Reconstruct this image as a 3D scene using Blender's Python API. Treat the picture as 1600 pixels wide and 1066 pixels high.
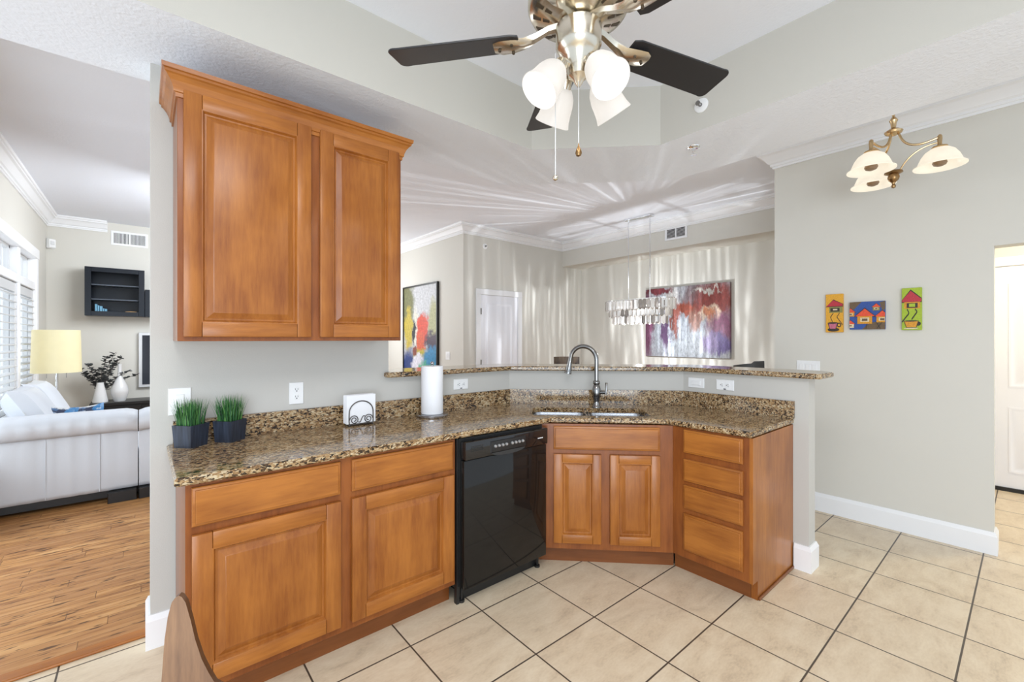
import bpy, bmesh, math, random
from mathutils import Vector, Matrix, noise as mnoise
from math import sin, cos, pi, radians as R

# ------------------------------------------------------------------ clean
for o in list(bpy.data.objects): bpy.data.objects.remove(o)
S = bpy.context.scene
COL = S.collection
random.seed(7)

# ------------------------------------------------------------------ camera
cam_d = bpy.data.cameras.new('camera'); cam = bpy.data.objects.new('camera', cam_d); COL.objects.link(cam)
cam.location = (0, 0, 1.395); cam.rotation_euler = (R(90), 0, R(49.88 - 90))
cam_d.sensor_width = 36; cam_d.lens = 684 / 1600 * 36; cam_d.shift_y = -3.5 / 1600
cam_d.clip_start = .03; cam_d.clip_end = 60
S.camera = cam

# ------------------------------------------------------------------ world, light, exposure
S.view_settings.view_transform = 'Standard'; S.view_settings.look = 'None'
S.view_settings.exposure = 0.52; S.view_settings.gamma = 1; S.view_settings.use_curve_mapping = False
W = bpy.data.worlds.new('world'); S.world = W; W.use_nodes = True
W.node_tree.nodes['Background'].inputs[0].default_value = (.80, .90, 1, 1)
W.node_tree.nodes['Background'].inputs[1].default_value = 0.85

def area(name, loc, target, sx, sy, power, col=(1, 1, 1)):
    l = bpy.data.lights.new(name, 'AREA'); l.shape = 'RECTANGLE'; l.size = sx; l.size_y = sy
    l.energy = power; l.color = col
    o = bpy.data.objects.new(name, l); COL.objects.link(o); o.location = loc
    o.rotation_euler = (Vector(target) - Vector(loc)).to_track_quat('-Z', 'Y').to_euler()
    return o
def point(name, loc, power, col, rad=.03):
    l = bpy.data.lights.new(name, 'POINT'); l.energy = power; l.color = col; l.shadow_soft_size = rad
    o = bpy.data.objects.new(name, l); COL.objects.link(o); o.location = loc
    return o
# daylight at the living room window; the lamps after it are added fills
area('window_daylight', (-1.35, 6.4, 1.5), (1.5, 6.0, 1.1), 2.3, 2.0, 8, (.88, .95, 1))
area('living_side_fill', (-1.6, 3.9, 1.4), (2.0, 4.0, 1.2), 1.9, 2.2, 22, (.88, .95, 1))  # added lamp at an unseen side opening, fills the living room
area('ceiling_up_fill', (-1.7, -2.3, 1.0), (1.8, 1.9, 2.6), 2.8, 2.0, 88, (.80, .90, 1)).data.specular_factor = .15  # added unseen lamp behind the camera, aimed up to brighten the ceilings
area('kitchen_down_fill', (-.1, -.1, 2.95), (-.1, -.1, 0), 1.3, 1.3, 34, (.95, .97, 1))  # added unseen fill from above for floor, counters and cabinets
area('picture_wall_fill', (2.2, 7.2, 2.0), (3.4, 6.2, 1.7), 1.2, 1.6, 18, (.92, .96, 1))  # added unseen fill that lifts the wall with the framed painting
area('living_end_fill', (1.1, 5.9, 2.7), (-.1, 8.0, 1.0), 1.4, 1.6, 72, (.86, .93, 1))  # added fill out of view, brightens the living room end wall

# ------------------------------------------------------------------ material helpers
def new_mat(name):
    m = bpy.data.materials.new(name); m.use_nodes = True
    nt = m.node_tree; b = nt.nodes['Principled BSDF']
    return m, nt, b
def N(nt, t, **kw):
    n = nt.nodes.new(t)
    for k, v in kw.items():
        if k.startswith('i_'):
            key = k[2:]
            key = int(key) if key.isdigit() else key.replace('_', ' ')
            n.inputs[key].default_value = v
        else: setattr(n, k, v)
    return n
def L(nt, a, b): nt.links.new(a, b)
def plain(name, col, rough=.5, metal=0., spec=.5, bump=0., bscale=200., emit=None, estr=0., coat=0.):
    m, nt, b = new_mat(name)
    b.inputs['Base Color'].default_value = (*col, 1); b.inputs['Roughness'].default_value = rough
    b.inputs['Metallic'].default_value = metal; b.inputs['Specular IOR Level'].default_value = spec
    b.inputs['Coat Weight'].default_value = coat
    if emit: b.inputs['Emission Color'].default_value = (*emit, 1); b.inputs['Emission Strength'].default_value = estr
    tc = N(nt, 'ShaderNodeTexCoord')
    nz = N(nt, 'ShaderNodeTexNoise', i_Scale=bscale, i_Detail=3.)
    L(nt, tc.outputs['Object'], nz.inputs['Vector'])
    if bump:
        bp = N(nt, 'ShaderNodeBump', i_Strength=bump, i_Distance=.004)
        L(nt, nz.outputs['Fac'], bp.inputs['Height']); L(nt, bp.outputs[0], b.inputs['Normal'])
    else:
        mr = N(nt, 'ShaderNodeMapRange', i_To_Min=max(0, rough - .03), i_To_Max=min(1, rough + .03))
        L(nt, nz.outputs['Fac'], mr.inputs['Value']); L(nt, mr.outputs[0], b.inputs['Roughness'])
    return m
def ramp(nt, stops, interp='LINEAR'):
    r = N(nt, 'ShaderNodeValToRGB'); e = r.color_ramp.elements; r.color_ramp.interpolation = interp
    while len(e) < len(stops): e.new(.5)
    for i, (p, c) in enumerate(stops): e[i].position = p; e[i].color = (*c, 1)
    return r
def mth(nt, op, a, b=None):
    n = N(nt, 'ShaderNodeMath', operation=op)
    for i, v in enumerate((a, b)):
        if v is None: continue
        if isinstance(v, (int, float)): n.inputs[i].default_value = v
        else: L(nt, v, n.inputs[i])
    return n.outputs[0]
def mixc(nt, fac, a, b, blend='MIX'):
    n = N(nt, 'ShaderNodeMix', data_type='RGBA', blend_type=blend)
    for sock, v in ((n.inputs[0], fac), (n.inputs[6], a), (n.inputs[7], b)):
        if isinstance(v, (int, float)): sock.default_value = v
        elif isinstance(v, tuple): sock.default_value = (*v, 1)
        else: L(nt, v, sock)
    return n.outputs[2]
def wood(name, c1, c2, axis='z', rough=.30, coat=.22, scale=1., fine=.35):
    m, nt, b = new_mat(name)
    tc = N(nt, 'ShaderNodeTexCoord'); oi = N(nt, 'ShaderNodeObjectInfo')
    mp = N(nt, 'ShaderNodeMapping')
    sc = {'z': (9, 9, .9), 'x': (.9, 9, 9), 'y': (9, .9, 9)}[axis]
    mp.inputs['Scale'].default_value = tuple(v * scale for v in sc)
    va = N(nt, 'ShaderNodeVectorMath', operation='ADD')
    sc_r = N(nt, 'ShaderNodeVectorMath', operation='SCALE'); sc_r.inputs[0].default_value = (3.1, 5.3, 7.7)
    L(nt, oi.outputs['Random'], sc_r.inputs['Scale'])
    L(nt, tc.outputs['Object'], va.inputs[0]); L(nt, sc_r.outputs[0], va.inputs[1])
    L(nt, va.outputs[0], mp.inputs['Vector'])
    n1 = N(nt, 'ShaderNodeTexNoise', i_Scale=1.3, i_Detail=4., i_Distortion=.6)
    n2 = N(nt, 'ShaderNodeTexNoise', i_Scale=9., i_Detail=5., i_Roughness=.65)
    n3 = N(nt, 'ShaderNodeTexNoise', i_Scale=5., i_Detail=2.)
    L(nt, mp.outputs[0], n1.inputs['Vector']); L(nt, mp.outputs[0], n2.inputs['Vector']); L(nt, va.outputs[0], n3.inputs['Vector'])
    f = mth(nt, 'ADD', mth(nt, 'MULTIPLY', n1.outputs['Fac'], .45), mth(nt, 'MULTIPLY', n2.outputs['Fac'], fine))
    f = mth(nt, 'ADD', f, mth(nt, 'MULTIPLY', n3.outputs['Fac'], .3))
    rp = ramp(nt, [(.40, c2), (.66, c1)]); L(nt, f, rp.inputs[0])
    L(nt, rp.outputs[0], b.inputs['Base Color'])
    b.inputs['Roughness'].default_value = rough; b.inputs['Coat Weight'].default_value = coat; b.inputs['Coat Roughness'].default_value = .22; b.inputs['Specular IOR Level'].default_value = .32
    return m

MP_C1, MP_C2 = (.395, .139, .024), (.22, .061, .009)
M = {}
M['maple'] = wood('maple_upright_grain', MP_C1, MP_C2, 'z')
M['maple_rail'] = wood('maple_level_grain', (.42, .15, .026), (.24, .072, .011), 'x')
M['maple_frame_shaded'] = wood('maple_face_frame_shaded', (.29, .088, .017), (.17, .043, .008), 'z')  # shade between the protruding doors is darkened into this colour
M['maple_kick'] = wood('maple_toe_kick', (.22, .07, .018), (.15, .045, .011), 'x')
M['wall'] = plain('greige_wall_paint', (.545, .53, .495), .75, spec=.3, bump=.12, bscale=260)
M['wall_light'] = plain('warm_white_wall_paint', (.67, .645, .585), .75, spec=.3, bump=.1, bscale=260)
M['trayface'] = plain('greige_tray_paint', (.56, .54, .49), .75, spec=.3, bump=.08, bscale=200)
M['trim'] = plain('white_trim_paint', (.86, .86, .87), .35)
M['ceil'] = plain('knockdown_ceiling', (.845, .872, .925), .85, spec=.2, bump=.8, bscale=60)
M['ceil_flat'] = plain('smooth_ceiling', (.86, .885, .945), .85, spec=.2, bump=.25, bscale=75)
M['door'] = plain('door_paint', (.80, .80, .84), .4)
M['shutter'] = plain('shutter_paint', (.60, .60, .60), .4)
M['wire'] = plain('dark_bronze_wire', (.09, .08, .075), .35, .6)
M['steel'] = plain('brushed_stainless', (.46, .46, .48), .22, 1.)
M['chrome'] = plain('polished_chrome', (.82, .83, .85), .1, 1.)
M['pewter'] = plain('dark_pewter_steel', (.27, .265, .26), .18, 1.)
M['nickel'] = plain('warm_brushed_nickel', (.66, .60, .50), .23, 1.)
M['nickel_dark'] = plain('vent_slot_shadow_metal', (.10, .075, .05), .5, .6)
M['brass'] = plain('antique_brass', (.62, .44, .24), .25, 1.)
M['brass_dark'] = plain('dark_brass', (.30, .18, .08), .3, 1.)
M['blade'] = plain('black_fan_blade', (.022, .021, .022), .38, spec=.4)
M['black'] = plain('black_appliance_gloss', (.012, .011, .011), .07, spec=.6)
M['black_matte'] = plain('black_plastic', (.012, .012, .012), .35)
M['black_panel'] = plain('charcoal_appliance_panel', (.010, .009, .008), .06, spec=.36)
M['white_plastic'] = plain('white_plastic', (.85, .85, .85), .3)
M['dark_slot'] = plain('dark_slot', (.03, .03, .03), .6)
M['paper'] = plain('white_paper', (.88, .88, .90), .9, spec=.1, bump=.25, bscale=90)
M['napkin'] = plain('white_napkin_paper', (.86, .86, .88), .9, spec=.1, bump=.35, bscale=40)
M['leather'] = plain('white_leather', (.62, .64, .68), .42, spec=.4, bump=.12, bscale=120)
M['navy_cab'] = plain('blue_black_lacquer', (.008, .011, .017), .3, spec=.3)
M['espresso'] = plain('espresso_lacquer', (.010, .009, .009), .35)
M['ceramic'] = plain('white_ceramic', (.70, .70, .70), .22)
M['leaf_dark'] = plain('dark_eucalyptus_leaf', (.035, .04, .04), .6)
M['twig'] = plain('dark_twig', (.06, .05, .045), .7)
M['bulb'] = plain('lit_bulb', (1, 1, 1), .3, emit=(1, .95, .88), estr=4)
M['bulb_dim'] = plain('amber_bulb_glass', (.17, .10, .05), .2, emit=(1, .7, .4), estr=.05)
M['book_blue'] = plain('pale_blue_book_cloth', (.16, .36, .50), .6)
M['glow_bowl'] = plain('amber_glass_bowl', (.75, .45, .22), .2, emit=(1, .62, .28), estr=.5)  # warm glow put into the bowl's own material
M['grout'] = plain('grey_metal_button', (.45, .45, .45), .3, .6)
M['screen'] = plain('dark_tv_screen', (.02, .022, .03), .12)
M['silver'] = plain('silver_frame_paint', (.62, .62, .62), .35, .3)
M['stool_dark'] = plain('charcoal_stool_wood', (.035, .033, .03), .45)
M['stripe'] = wood('striped_brown_wood', (.50, .36, .24), (.09, .06, .045), 'z', .4, .1, scale=1.6, fine=.2)
M['walnut'] = wood('walnut_veneer', (.30, .17, .095), (.15, .085, .055), 'z', .35, .2, scale=1.4)
M['walnut_edge'] = wood('walnut_edge', (.14, .065, .03), (.08, .035, .018), 'z', .3, .2)

def glass_mat(name, tint=(1, 1, 1), refl=.08, rough=.02):
    m, nt, b = new_mat(name); nt.nodes.remove(b)
    t = N(nt, 'ShaderNodeBsdfTransparent'); t.inputs[0].default_value = (*tint, 1)
    g = N(nt, 'ShaderNodeBsdfGlossy', i_Roughness=rough)
    lw = N(nt, 'ShaderNodeLayerWeight', i_Blend=.5); fo = mth(nt, 'MULTIPLY', mth(nt, 'POWER', lw.outputs['Facing'], 6.), .30)
    mx = N(nt, 'ShaderNodeMixShader'); L(nt, fo, mx.inputs[0]); L(nt, t.outputs[0], mx.inputs[1]); L(nt, g.outputs[0], mx.inputs[2])
    L(nt, mx.outputs[0], nt.nodes['Material Output'].inputs[0]); return m
M['pane'] = glass_mat('window_glass')
def frosted(name, col, estr, mix=.5, ecol=(1, .95, .88)):
    m, nt, b = new_mat(name)
    b.inputs['Base Color'].default_value = (*col, 1); b.inputs['Roughness'].default_value = .35
    b.inputs['Transmission Weight'].default_value = 0
    lw = N(nt, 'ShaderNodeTexCoord'); nz = N(nt, 'ShaderNodeTexNoise', i_Scale=14.)
    L(nt, lw.outputs['Object'], nz.inputs['Vector'])
    mr = N(nt, 'ShaderNodeMapRange', i_To_Min=estr * .85, i_To_Max=estr * 1.15); L(nt, nz.outputs['Fac'], mr.inputs['Value'])
    b.inputs['Emission Color'].default_value = (*ecol, 1); L(nt, mr.outputs[0], b.inputs['Emission Strength'])
    tr = N(nt, 'ShaderNodeBsdfTranslucent'); tr.inputs[0].default_value = (*col, 1)
    mx = N(nt, 'ShaderNodeMixShader'); mx.inputs[0].default_value = mix
    L(nt, b.outputs[0], mx.inputs[1]); L(nt, tr.outputs[0], mx.inputs[2])
    L(nt, mx.outputs[0], nt.nodes['Material Output'].inputs[0]); return m
M['fan_shade'] = frosted('frosted_fan_glass', (.36, .35, .34), .56, .4)
M['bell_shade'] = frosted('alabaster_glass', (.50, .48, .43), .68, .4, (1, .9, .74))
M['lamp_shade'] = frosted('cream_lamp_fabric', (.62, .58, .42), .30, .35, (1, .90, .52))

def crystal_mat():
    m, nt, b = new_mat('smoky_crystal')
    oi = N(nt, 'ShaderNodeObjectInfo')
    rp = ramp(nt, [(0, (.95, .95, .95)), (.4, (.80, .78, .75)), (.65, (.35, .30, .27)), (.8, (.14, .115, .10)), (1, (.9, .88, .85))])
    L(nt, oi.outputs['Random'], rp.inputs[0]); L(nt, rp.outputs[0], b.inputs['Base Color'])
    b.inputs['Roughness'].default_value = .06; b.inputs['Metallic'].default_value = .35
    b.inputs['Transmission Weight'].default_value = .55; b.inputs['IOR'].default_value = 1.5
    b.inputs['Emission Color'].default_value = (1, .96, .9, 1); b.inputs['Emission Strength'].default_value = .07  # faint glow put into the crystals for sparkle
    return m
M['crystal'] = crystal_mat()

def granite():
    m, nt, b = new_mat('brown_speckled_granite')
    tc = N(nt, 'ShaderNodeTexCoord')
    mp = N(nt, 'ShaderNodeMapping'); mp.inputs['Rotation'].default_value = (0, 0, R(-20)); mp.inputs['Scale'].default_value = (.62, 1.15, 1.1)
    L(nt, tc.outputs['Object'], mp.inputs['Vector'])
    wn = N(nt, 'ShaderNodeTexNoise', i_Scale=60., i_Detail=2.)
    L(nt, mp.outputs[0], wn.inputs['Vector'])
    sub = N(nt, 'ShaderNodeVectorMath', operation='SUBTRACT'); sub.inputs[1].default_value = (.5, .5, .5); L(nt, wn.outputs['Color'], sub.inputs[0])
    scl = N(nt, 'ShaderNodeVectorMath', operation='SCALE'); scl.inputs['Scale'].default_value = .022; L(nt, sub.outputs[0], scl.inputs[0])
    add = N(nt, 'ShaderNodeVectorMath', operation='ADD'); L(nt, mp.outputs[0], add.inputs[0]); L(nt, scl.outputs[0], add.inputs[1])
    v = N(nt, 'ShaderNodeTexVoronoi', i_Scale=145., i_Randomness=1.); L(nt, add.outputs[0], v.inputs['Vector'])
    sep = N(nt, 'ShaderNodeSeparateColor'); L(nt, v.outputs['Color'], sep.inputs[0])
    big = N(nt, 'ShaderNodeTexNoise', i_Scale=16., i_Detail=4., i_Roughness=.6); L(nt, add.outputs[0], big.inputs['Vector'])
    fin = N(nt, 'ShaderNodeTexNoise', i_Scale=150., i_Detail=2.); L(nt, tc.outputs['Object'], fin.inputs['Vector'])
    f = mth(nt, 'ADD', sep.outputs[0], mth(nt, 'MULTIPLY', mth(nt, 'SUBTRACT', big.outputs['Fac'], .5), .9))
    f = mth(nt, 'ADD', f, mth(nt, 'MULTIPLY', mth(nt, 'SUBTRACT', fin.outputs['Fac'], .5), .5))
    rp = ramp(nt, [(.0, (.014, .009, .006)), (.14, (.035, .021, .012)), (.28, (.15, .083, .038)), (.48, (.29, .165, .07)), (.72, (.40, .27, .135)), (1.0, (.54, .44, .29))])
    L(nt, f, rp.inputs[0]); L(nt, rp.outputs[0], b.inputs['Base Color'])
    b.inputs['Roughness'].default_value = .10; b.inputs['Specular IOR Level'].default_value = .5
    return m
M['granite'] = granite()

def tile_mat():
    m, nt, b = new_mat('beige_floor_tile')
    tc = N(nt, 'ShaderNodeTexCoord'); sp = N(nt, 'ShaderNodeSeparateXYZ'); L(nt, tc.outputs['Object'], sp.inputs[0])
    PX, PY = .4005, .4039
    ux = mth(nt, 'DIVIDE', mth(nt, 'SUBTRACT', sp.outputs[0], .928 - 20 * PX), PX)
    uy = mth(nt, 'DIVIDE', mth(nt, 'SUBTRACT', sp.outputs[1], .2005 - 20 * PY), PY)
    g = None
    for u, w in ((ux, .0066), (uy, .0066)):
        fr = mth(nt, 'FRACT', u); d = mth(nt, 'MINIMUM', fr, mth(nt, 'SUBTRACT', 1., fr))
        s = N(nt, 'ShaderNodeMapRange', interpolation_type='SMOOTHSTEP', i_From_Min=w, i_From_Max=w * 1.7); L(nt, d, s.inputs['Value'])
        g = s.outputs[0] if g is None else mth(nt, 'MINIMUM', g, s.outputs[0])
    cx = N(nt, 'ShaderNodeCombineXYZ'); L(nt, mth(nt, 'FLOOR', ux), cx.inputs[0]); L(nt, mth(nt, 'FLOOR', uy), cx.inputs[1])
    wn = N(nt, 'ShaderNodeTexWhiteNoise', noise_dimensions='3D'); L(nt, cx.outputs[0], wn.inputs['Vector'])
    off = N(nt, 'ShaderNodeVectorMath', operation='MULTIPLY_ADD'); L(nt, wn.outputs['Color'], off.inputs[0]); off.inputs[1].default_value = (7, 7, 7); L(nt, tc.outputs['Object'], off.inputs[2])
    mp = N(nt, 'ShaderNodeMapping'); mp.inputs['Scale'].default_value = (1, 2.2, 1); L(nt, off.outputs[0], mp.inputs['Vector'])
    n1 = N(nt, 'ShaderNodeTexNoise', i_Scale=5., i_Detail=6., i_Roughness=.62, i_Distortion=.5); L(nt, mp.outputs[0], n1.inputs['Vector'])
    n2 = N(nt, 'ShaderNodeTexNoise', i_Scale=55., i_Detail=3.); L(nt, mp.outputs[0], n2.inputs['Vector'])
    f = mth(nt, 'ADD', mth(nt, 'MULTIPLY', n1.outputs['Fac'], .75), mth(nt, 'MULTIPLY', n2.outputs['Fac'], .25))
    rp = ramp(nt, [(.30, (.48, .37, .255)), (.45, (.65, .525, .37)), (.62, (.74, .625, .46))]); L(nt, f, rp.inputs[0])
    tint = mixc(nt, mth(nt, 'MULTIPLY', wn.outputs['Value'], .22), rp.outputs[0], (.66, .53, .38))
    c = mixc(nt, g, (.075, .055, .04), tint); L(nt, c, b.inputs['Base Color'])
    b.inputs['Roughness'].default_value = .36
    bp = N(nt, 'ShaderNodeBump', i_Strength=.35, i_Distance=.003); L(nt, g, bp.inputs['Height']); L(nt, bp.outputs[0], b.inputs['Normal'])
    return m
M['tile'] = tile_mat()

def plank_mat():
    m, nt, b = new_mat('rustic_plank_floor')
    tc = N(nt, 'ShaderNodeTexCoord')
    s0 = N(nt, 'ShaderNodeSeparateXYZ'); L(nt, tc.outputs['Object'], s0.inputs[0])
    wr = N(nt, 'ShaderNodeTexWhiteNoise', noise_dimensions='1D'); L(nt, mth(nt, 'FLOOR', mth(nt, 'DIVIDE', s0.outputs[1], .083)), wr.inputs['W'])
    cv = N(nt, 'ShaderNodeCombineXYZ'); L(nt, mth(nt, 'ADD', s0.outputs[0], mth(nt, 'MULTIPLY', wr.outputs['Value'], 9.)), cv.inputs[0]); L(nt, s0.outputs[1], cv.inputs[1])
    br = N(nt, 'ShaderNodeTexBrick', offset=0., i_Scale=1., i_Mortar_Size=.0016, i_Brick_Width=.95, i_Row_Height=.083, i_Bias=0., i_Mortar_Smooth=.1)
    br.inputs['Color1'].default_value = (0, 0, 0, 1); br.inputs['Color2'].default_value = (1, 1, 1, 1); br.inputs['Mortar'].default_value = (.5, .5, .5, 1)
    L(nt, cv.outputs[0], br.inputs['Vector'])
    mp = N(nt, 'ShaderNodeMapping'); mp.inputs['Scale'].default_value = (2.2, 20, 1); L(nt, tc.outputs['Object'], mp.inputs['Vector'])
    va = N(nt, 'ShaderNodeVectorMath', operation='MULTIPLY_ADD'); L(nt, br.outputs['Color'], va.inputs[0]); va.inputs[1].default_value = (3, 3, 9); L(nt, mp.outputs[0], va.inputs[2])
    n1 = N(nt, 'ShaderNodeTexNoise', i_Scale=1.6, i_Detail=6., i_Distortion=.8); L(nt, va.outputs[0], n1.inputs['Vector'])
    rp = ramp(nt, [(.30, (.28, .115, .035)), (.5, (.52, .255, .086)), (.7, (.66, .37, .15))]); L(nt, n1.outputs['Fac'], rp.inputs[0])
    c = mixc(nt, mth(nt, 'MULTIPLY', br.outputs['Color'], .6), rp.outputs[0], (.36, .165, .065))
    mk = N(nt, 'ShaderNodeMapping'); mk.inputs['Scale'].default_value = (7, 34, 1); L(nt, cv.outputs[0], mk.inputs['Vector'])
    kn = N(nt, 'ShaderNodeTexNoise', i_Scale=1.1, i_Detail=3.); L(nt, mk.outputs[0], kn.inputs['Vector'])
    kr = ramp(nt, [(.59, (0, 0, 0)), (.66, (1, 1, 1))]); L(nt, kn.outputs['Fac'], kr.inputs[0])
    c = mixc(nt, mth(nt, 'MULTIPLY', kr.outputs[0], .8), c, (.05, .022, .012))
    c = mixc(nt, mth(nt, 'MULTIPLY', br.outputs['Fac'], .7), c, (.09, .04, .02))
    L(nt, c, b.inputs['Base Color']); b.inputs['Roughness'].default_value = .45; b.inputs['Specular IOR Level'].default_value = .3
    return m
M['plank'] = plank_mat()

def blob_mat(name, base, blobs, nscale=4., amp=.35, streak=(1, 1, 1), grit=.25, coords='Object'):
    """abstract painting: soft patches of paint with ragged edges, in the canvas plane (x across, z up)"""
    m, nt, b = new_mat(name)
    tc = N(nt, 'ShaderNodeTexCoord')
    mp = N(nt, 'ShaderNodeMapping'); mp.inputs['Scale'].default_value = streak; L(nt, tc.outputs[coords], mp.inputs['Vector'])
    nz = N(nt, 'ShaderNodeTexNoise', i_Scale=nscale, i_Detail=7., i_Roughness=.68); L(nt, mp.outputs[0], nz.inputs['Vector'])
    sb = N(nt, 'ShaderNodeVectorMath', operation='SUBTRACT'); sb.inputs[1].default_value = (.5, .5, .5); L(nt, nz.outputs['Color'], sb.inputs[0])
    sc = N(nt, 'ShaderNodeVectorMath', operation='SCALE'); sc.inputs['Scale'].default_value = amp; L(nt, sb.outputs[0], sc.inputs[0])
    ad = N(nt, 'ShaderNodeVectorMath', operation='ADD'); L(nt, tc.outputs[coords], ad.inputs[0]); L(nt, sc.outputs[0], ad.inputs[1])
    sp = N(nt, 'ShaderNodeSeparateXYZ'); L(nt, ad.outputs[0], sp.inputs[0])
    c = base
    for (x, z, rx, rz, col, soft) in blobs:
        dx = mth(nt, 'DIVIDE', mth(nt, 'SUBTRACT', sp.outputs[0], x), rx)
        dz = mth(nt, 'DIVIDE', mth(nt, 'SUBTRACT', sp.outputs[2], z), rz)
        d = mth(nt, 'ADD', mth(nt, 'MULTIPLY', dx, dx), mth(nt, 'MULTIPLY', dz, dz))
        mr = N(nt, 'ShaderNodeMapRange', i_From_Min=1 - soft, i_From_Max=1 + soft, i_To_Min=1., i_To_Max=0.); L(nt, d, mr.inputs['Value'])
        c = mixc(nt, mr.outputs[0], c, col)
    g2 = N(nt, 'ShaderNodeTexNoise', i_Scale=nscale * 5, i_Detail=5., i_Roughness=.7); L(nt, mp.outputs[0], g2.inputs['Vector'])
    gr = ramp(nt, [(.35, (.35, .35, .35)), (.62, (1, 1, 1))]); L(nt, g2.outputs['Fac'], gr.inputs[0])
    c = mixc(nt, grit, c, gr.outputs[0], 'MULTIPLY')
    L(nt, c, b.inputs['Base Color']); b.inputs['Roughness'].default_value = .45
    return m

# ------------------------------------------------------------------ mesh helpers
class MB:
    def __init__(s): s.bm = bmesh.new(); s.mi = 0; s.xf = None
    def _f(s, vs):
        try: f = s.bm.faces.new(vs)
        except ValueError: return None
        f.material_index = s.mi; return f
    def v(s, p):
        p = Vector(p)
        if s.xf is not None: p = s.xf @ p
        return s.bm.verts.new(p)
    def box(s, x0, y0, z0, x1, y1, z1, bev=0., seg=1):
        c = [s.v(p) for p in ((x0, y0, z0), (x1, y0, z0), (x1, y1, z0), (x0, y1, z0), (x0, y0, z1), (x1, y0, z1), (x1, y1, z1), (x0, y1, z1))]
        fs = [s._f([c[i] for i in q]) for q in ((3, 2, 1, 0), (4, 5, 6, 7), (0, 1, 5, 4), (1, 2, 6, 5), (2, 3, 7, 6), (3, 0, 4, 7))]
        if bev:
            es = list({e for f in fs for e in f.edges})
            r = bmesh.ops.bevel(s.bm, geom=es, offset=bev, segments=seg, affect='EDGES', profile=.5, material=-1)
            for f in r['faces']: f.material_index = s.mi
        return s
    def loft(s, rings, closed=True, cap0=True, cap1=True):
        rv = [[s.v(p) for p in r] for r in rings]
        n = len(rv[0])
        for a, b in zip(rv[:-1], rv[1:]):
            for i in range(n if closed else n - 1):
                j = (i + 1) % n; s._f([a[i], a[j], b[j], b[i]])
        if cap0: s._f(list(reversed(rv[0])))
        if cap1: s._f(rv[-1])
        return s
    def rects(s, rs, cap0=True):
        """rings of rectangles in the xz plane: (x0,z0,x1,z1,y)"""
        return s.loft([[(a, y, b), (c, y, b), (c, y, d), (a, y, d)] for a, b, c, d, y in rs], cap0=cap0)
    def prism(s, poly, z0, z1, bev=0.):
        if bev: rings = [[(x, y, z0 + 0) for x, y in offset(poly, -bev)], [(x, y, z0 + bev) for x, y in poly], [(x, y, z1 - bev) for x, y in poly], [(x, y, z1) for x, y in offset(poly, -bev)]]
        else: rings = [[(x, y, z0) for x, y in poly], [(x, y, z1) for x, y in poly]]
        return s.loft(rings)
    def lathe(s, prof, c=(0, 0, 0), seg=24, mat=None, cap=True):
        rot = mat or Matrix.Identity(3); c = Vector(c)
        rings = []
        for r, z in prof:
            rings.append([c + rot @ Vector((max(r, 1e-4) * cos(2 * pi * k / seg), max(r, 1e-4) * sin(2 * pi * k / seg), z)) for k in range(seg)])
        return s.loft(rings, cap0=cap, cap1=cap)
    def tube(s, pts, r, seg=10, cap=True):
        pts = [Vector(p) for p in pts]; n = len(pts)
        rr = r if isinstance(r, (list, tuple)) else [r] * n
        t0 = (pts[1] - pts[0]).normalized()
        up = Vector((0, 0, 1)) if abs(t0.z) < .9 else Vector((1, 0, 0))
        nx = t0.cross(up).normalized(); rings = []
        for i in range(n):
            t = (pts[min(i + 1, n - 1)] - pts[max(i - 1, 0)]).normalized()
            nx = (nx - t * nx.dot(t)).normalized(); ny = t.cross(nx)
            rings.append([pts[i] + (nx * cos(2 * pi * k / seg) + ny * sin(2 * pi * k / seg)) * rr[i] for k in range(seg)])
        return s.loft(rings, cap0=cap, cap1=cap)
    def ball(s, c, r, seg=14, sz=1.):
        pr = [(r * sin(pi * k / 10), -r * sz * cos(pi * k / 10)) for k in range(11)]
        return s.lathe(pr, c, seg, cap=False)
    def quad(s, ps): s._f([s.v(p) for p in ps]); return s
def offset(poly, d):
    """offset a CCW polygon outward by d (negative = inward)"""
    n = len(poly); out = []
    for i in range(n):
        a, b, c = Vector(poly[i - 1]), Vector(poly[i]), Vector(poly[(i + 1) % n])
        e1 = (b - a).normalized(); e2 = (c - b).normalized()
        n1 = Vector((e1.y, -e1.x)); n2 = Vector((e2.y, -e2.x))
        m = (n1 + n2); m = m / max(m.length_squared, 1e-6) * 2
        p = b + m * d; out.append((p.x, p.y))
    return out
def sweep(mb, path, prof, side=1):
    """sweep a (out,up) profile along an open xy path with mitred corners; side=+1 goes out to the right of travel"""
    n = len(path); P = [Vector(p) for p in path]; rings = []
    for i in range(n):
        e1 = (P[i] - P[i - 1]).normalized() if i > 0 else None
        e2 = (P[i + 1] - P[i]).normalized() if i < n - 1 else None
        ns = [Vector((e.y, -e.x)) * side for e in (e1, e2) if e is not None]
        m = ns[0] if len(ns) == 1 else (ns[0] + ns[1]) / (ns[0] + ns[1]).length_squared * 2
        rings.append([(P[i].x + m.x * o, P[i].y + m.y * o, z) for o, z in prof])
    mb.loft(rings)
    return mb
def arc(cx, cy, r, a0, a1, n):
    return [(cx + r * cos(a0 + (a1 - a0) * k / n), cy + r * sin(a0 + (a1 - a0) * k / n)) for k in range(n + 1)]
def bez(p0, p1, p2, p3, n=14):
    p0, p1, p2, p3 = map(Vector, (p0, p1, p2, p3)); out = []
    for k in range(n + 1):
        t = k / n; out.append(p0 * (1 - t) ** 3 + p1 * 3 * t * (1 - t) ** 2 + p2 * 3 * t * t * (1 - t) + p3 * t ** 3)
    return out
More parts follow.
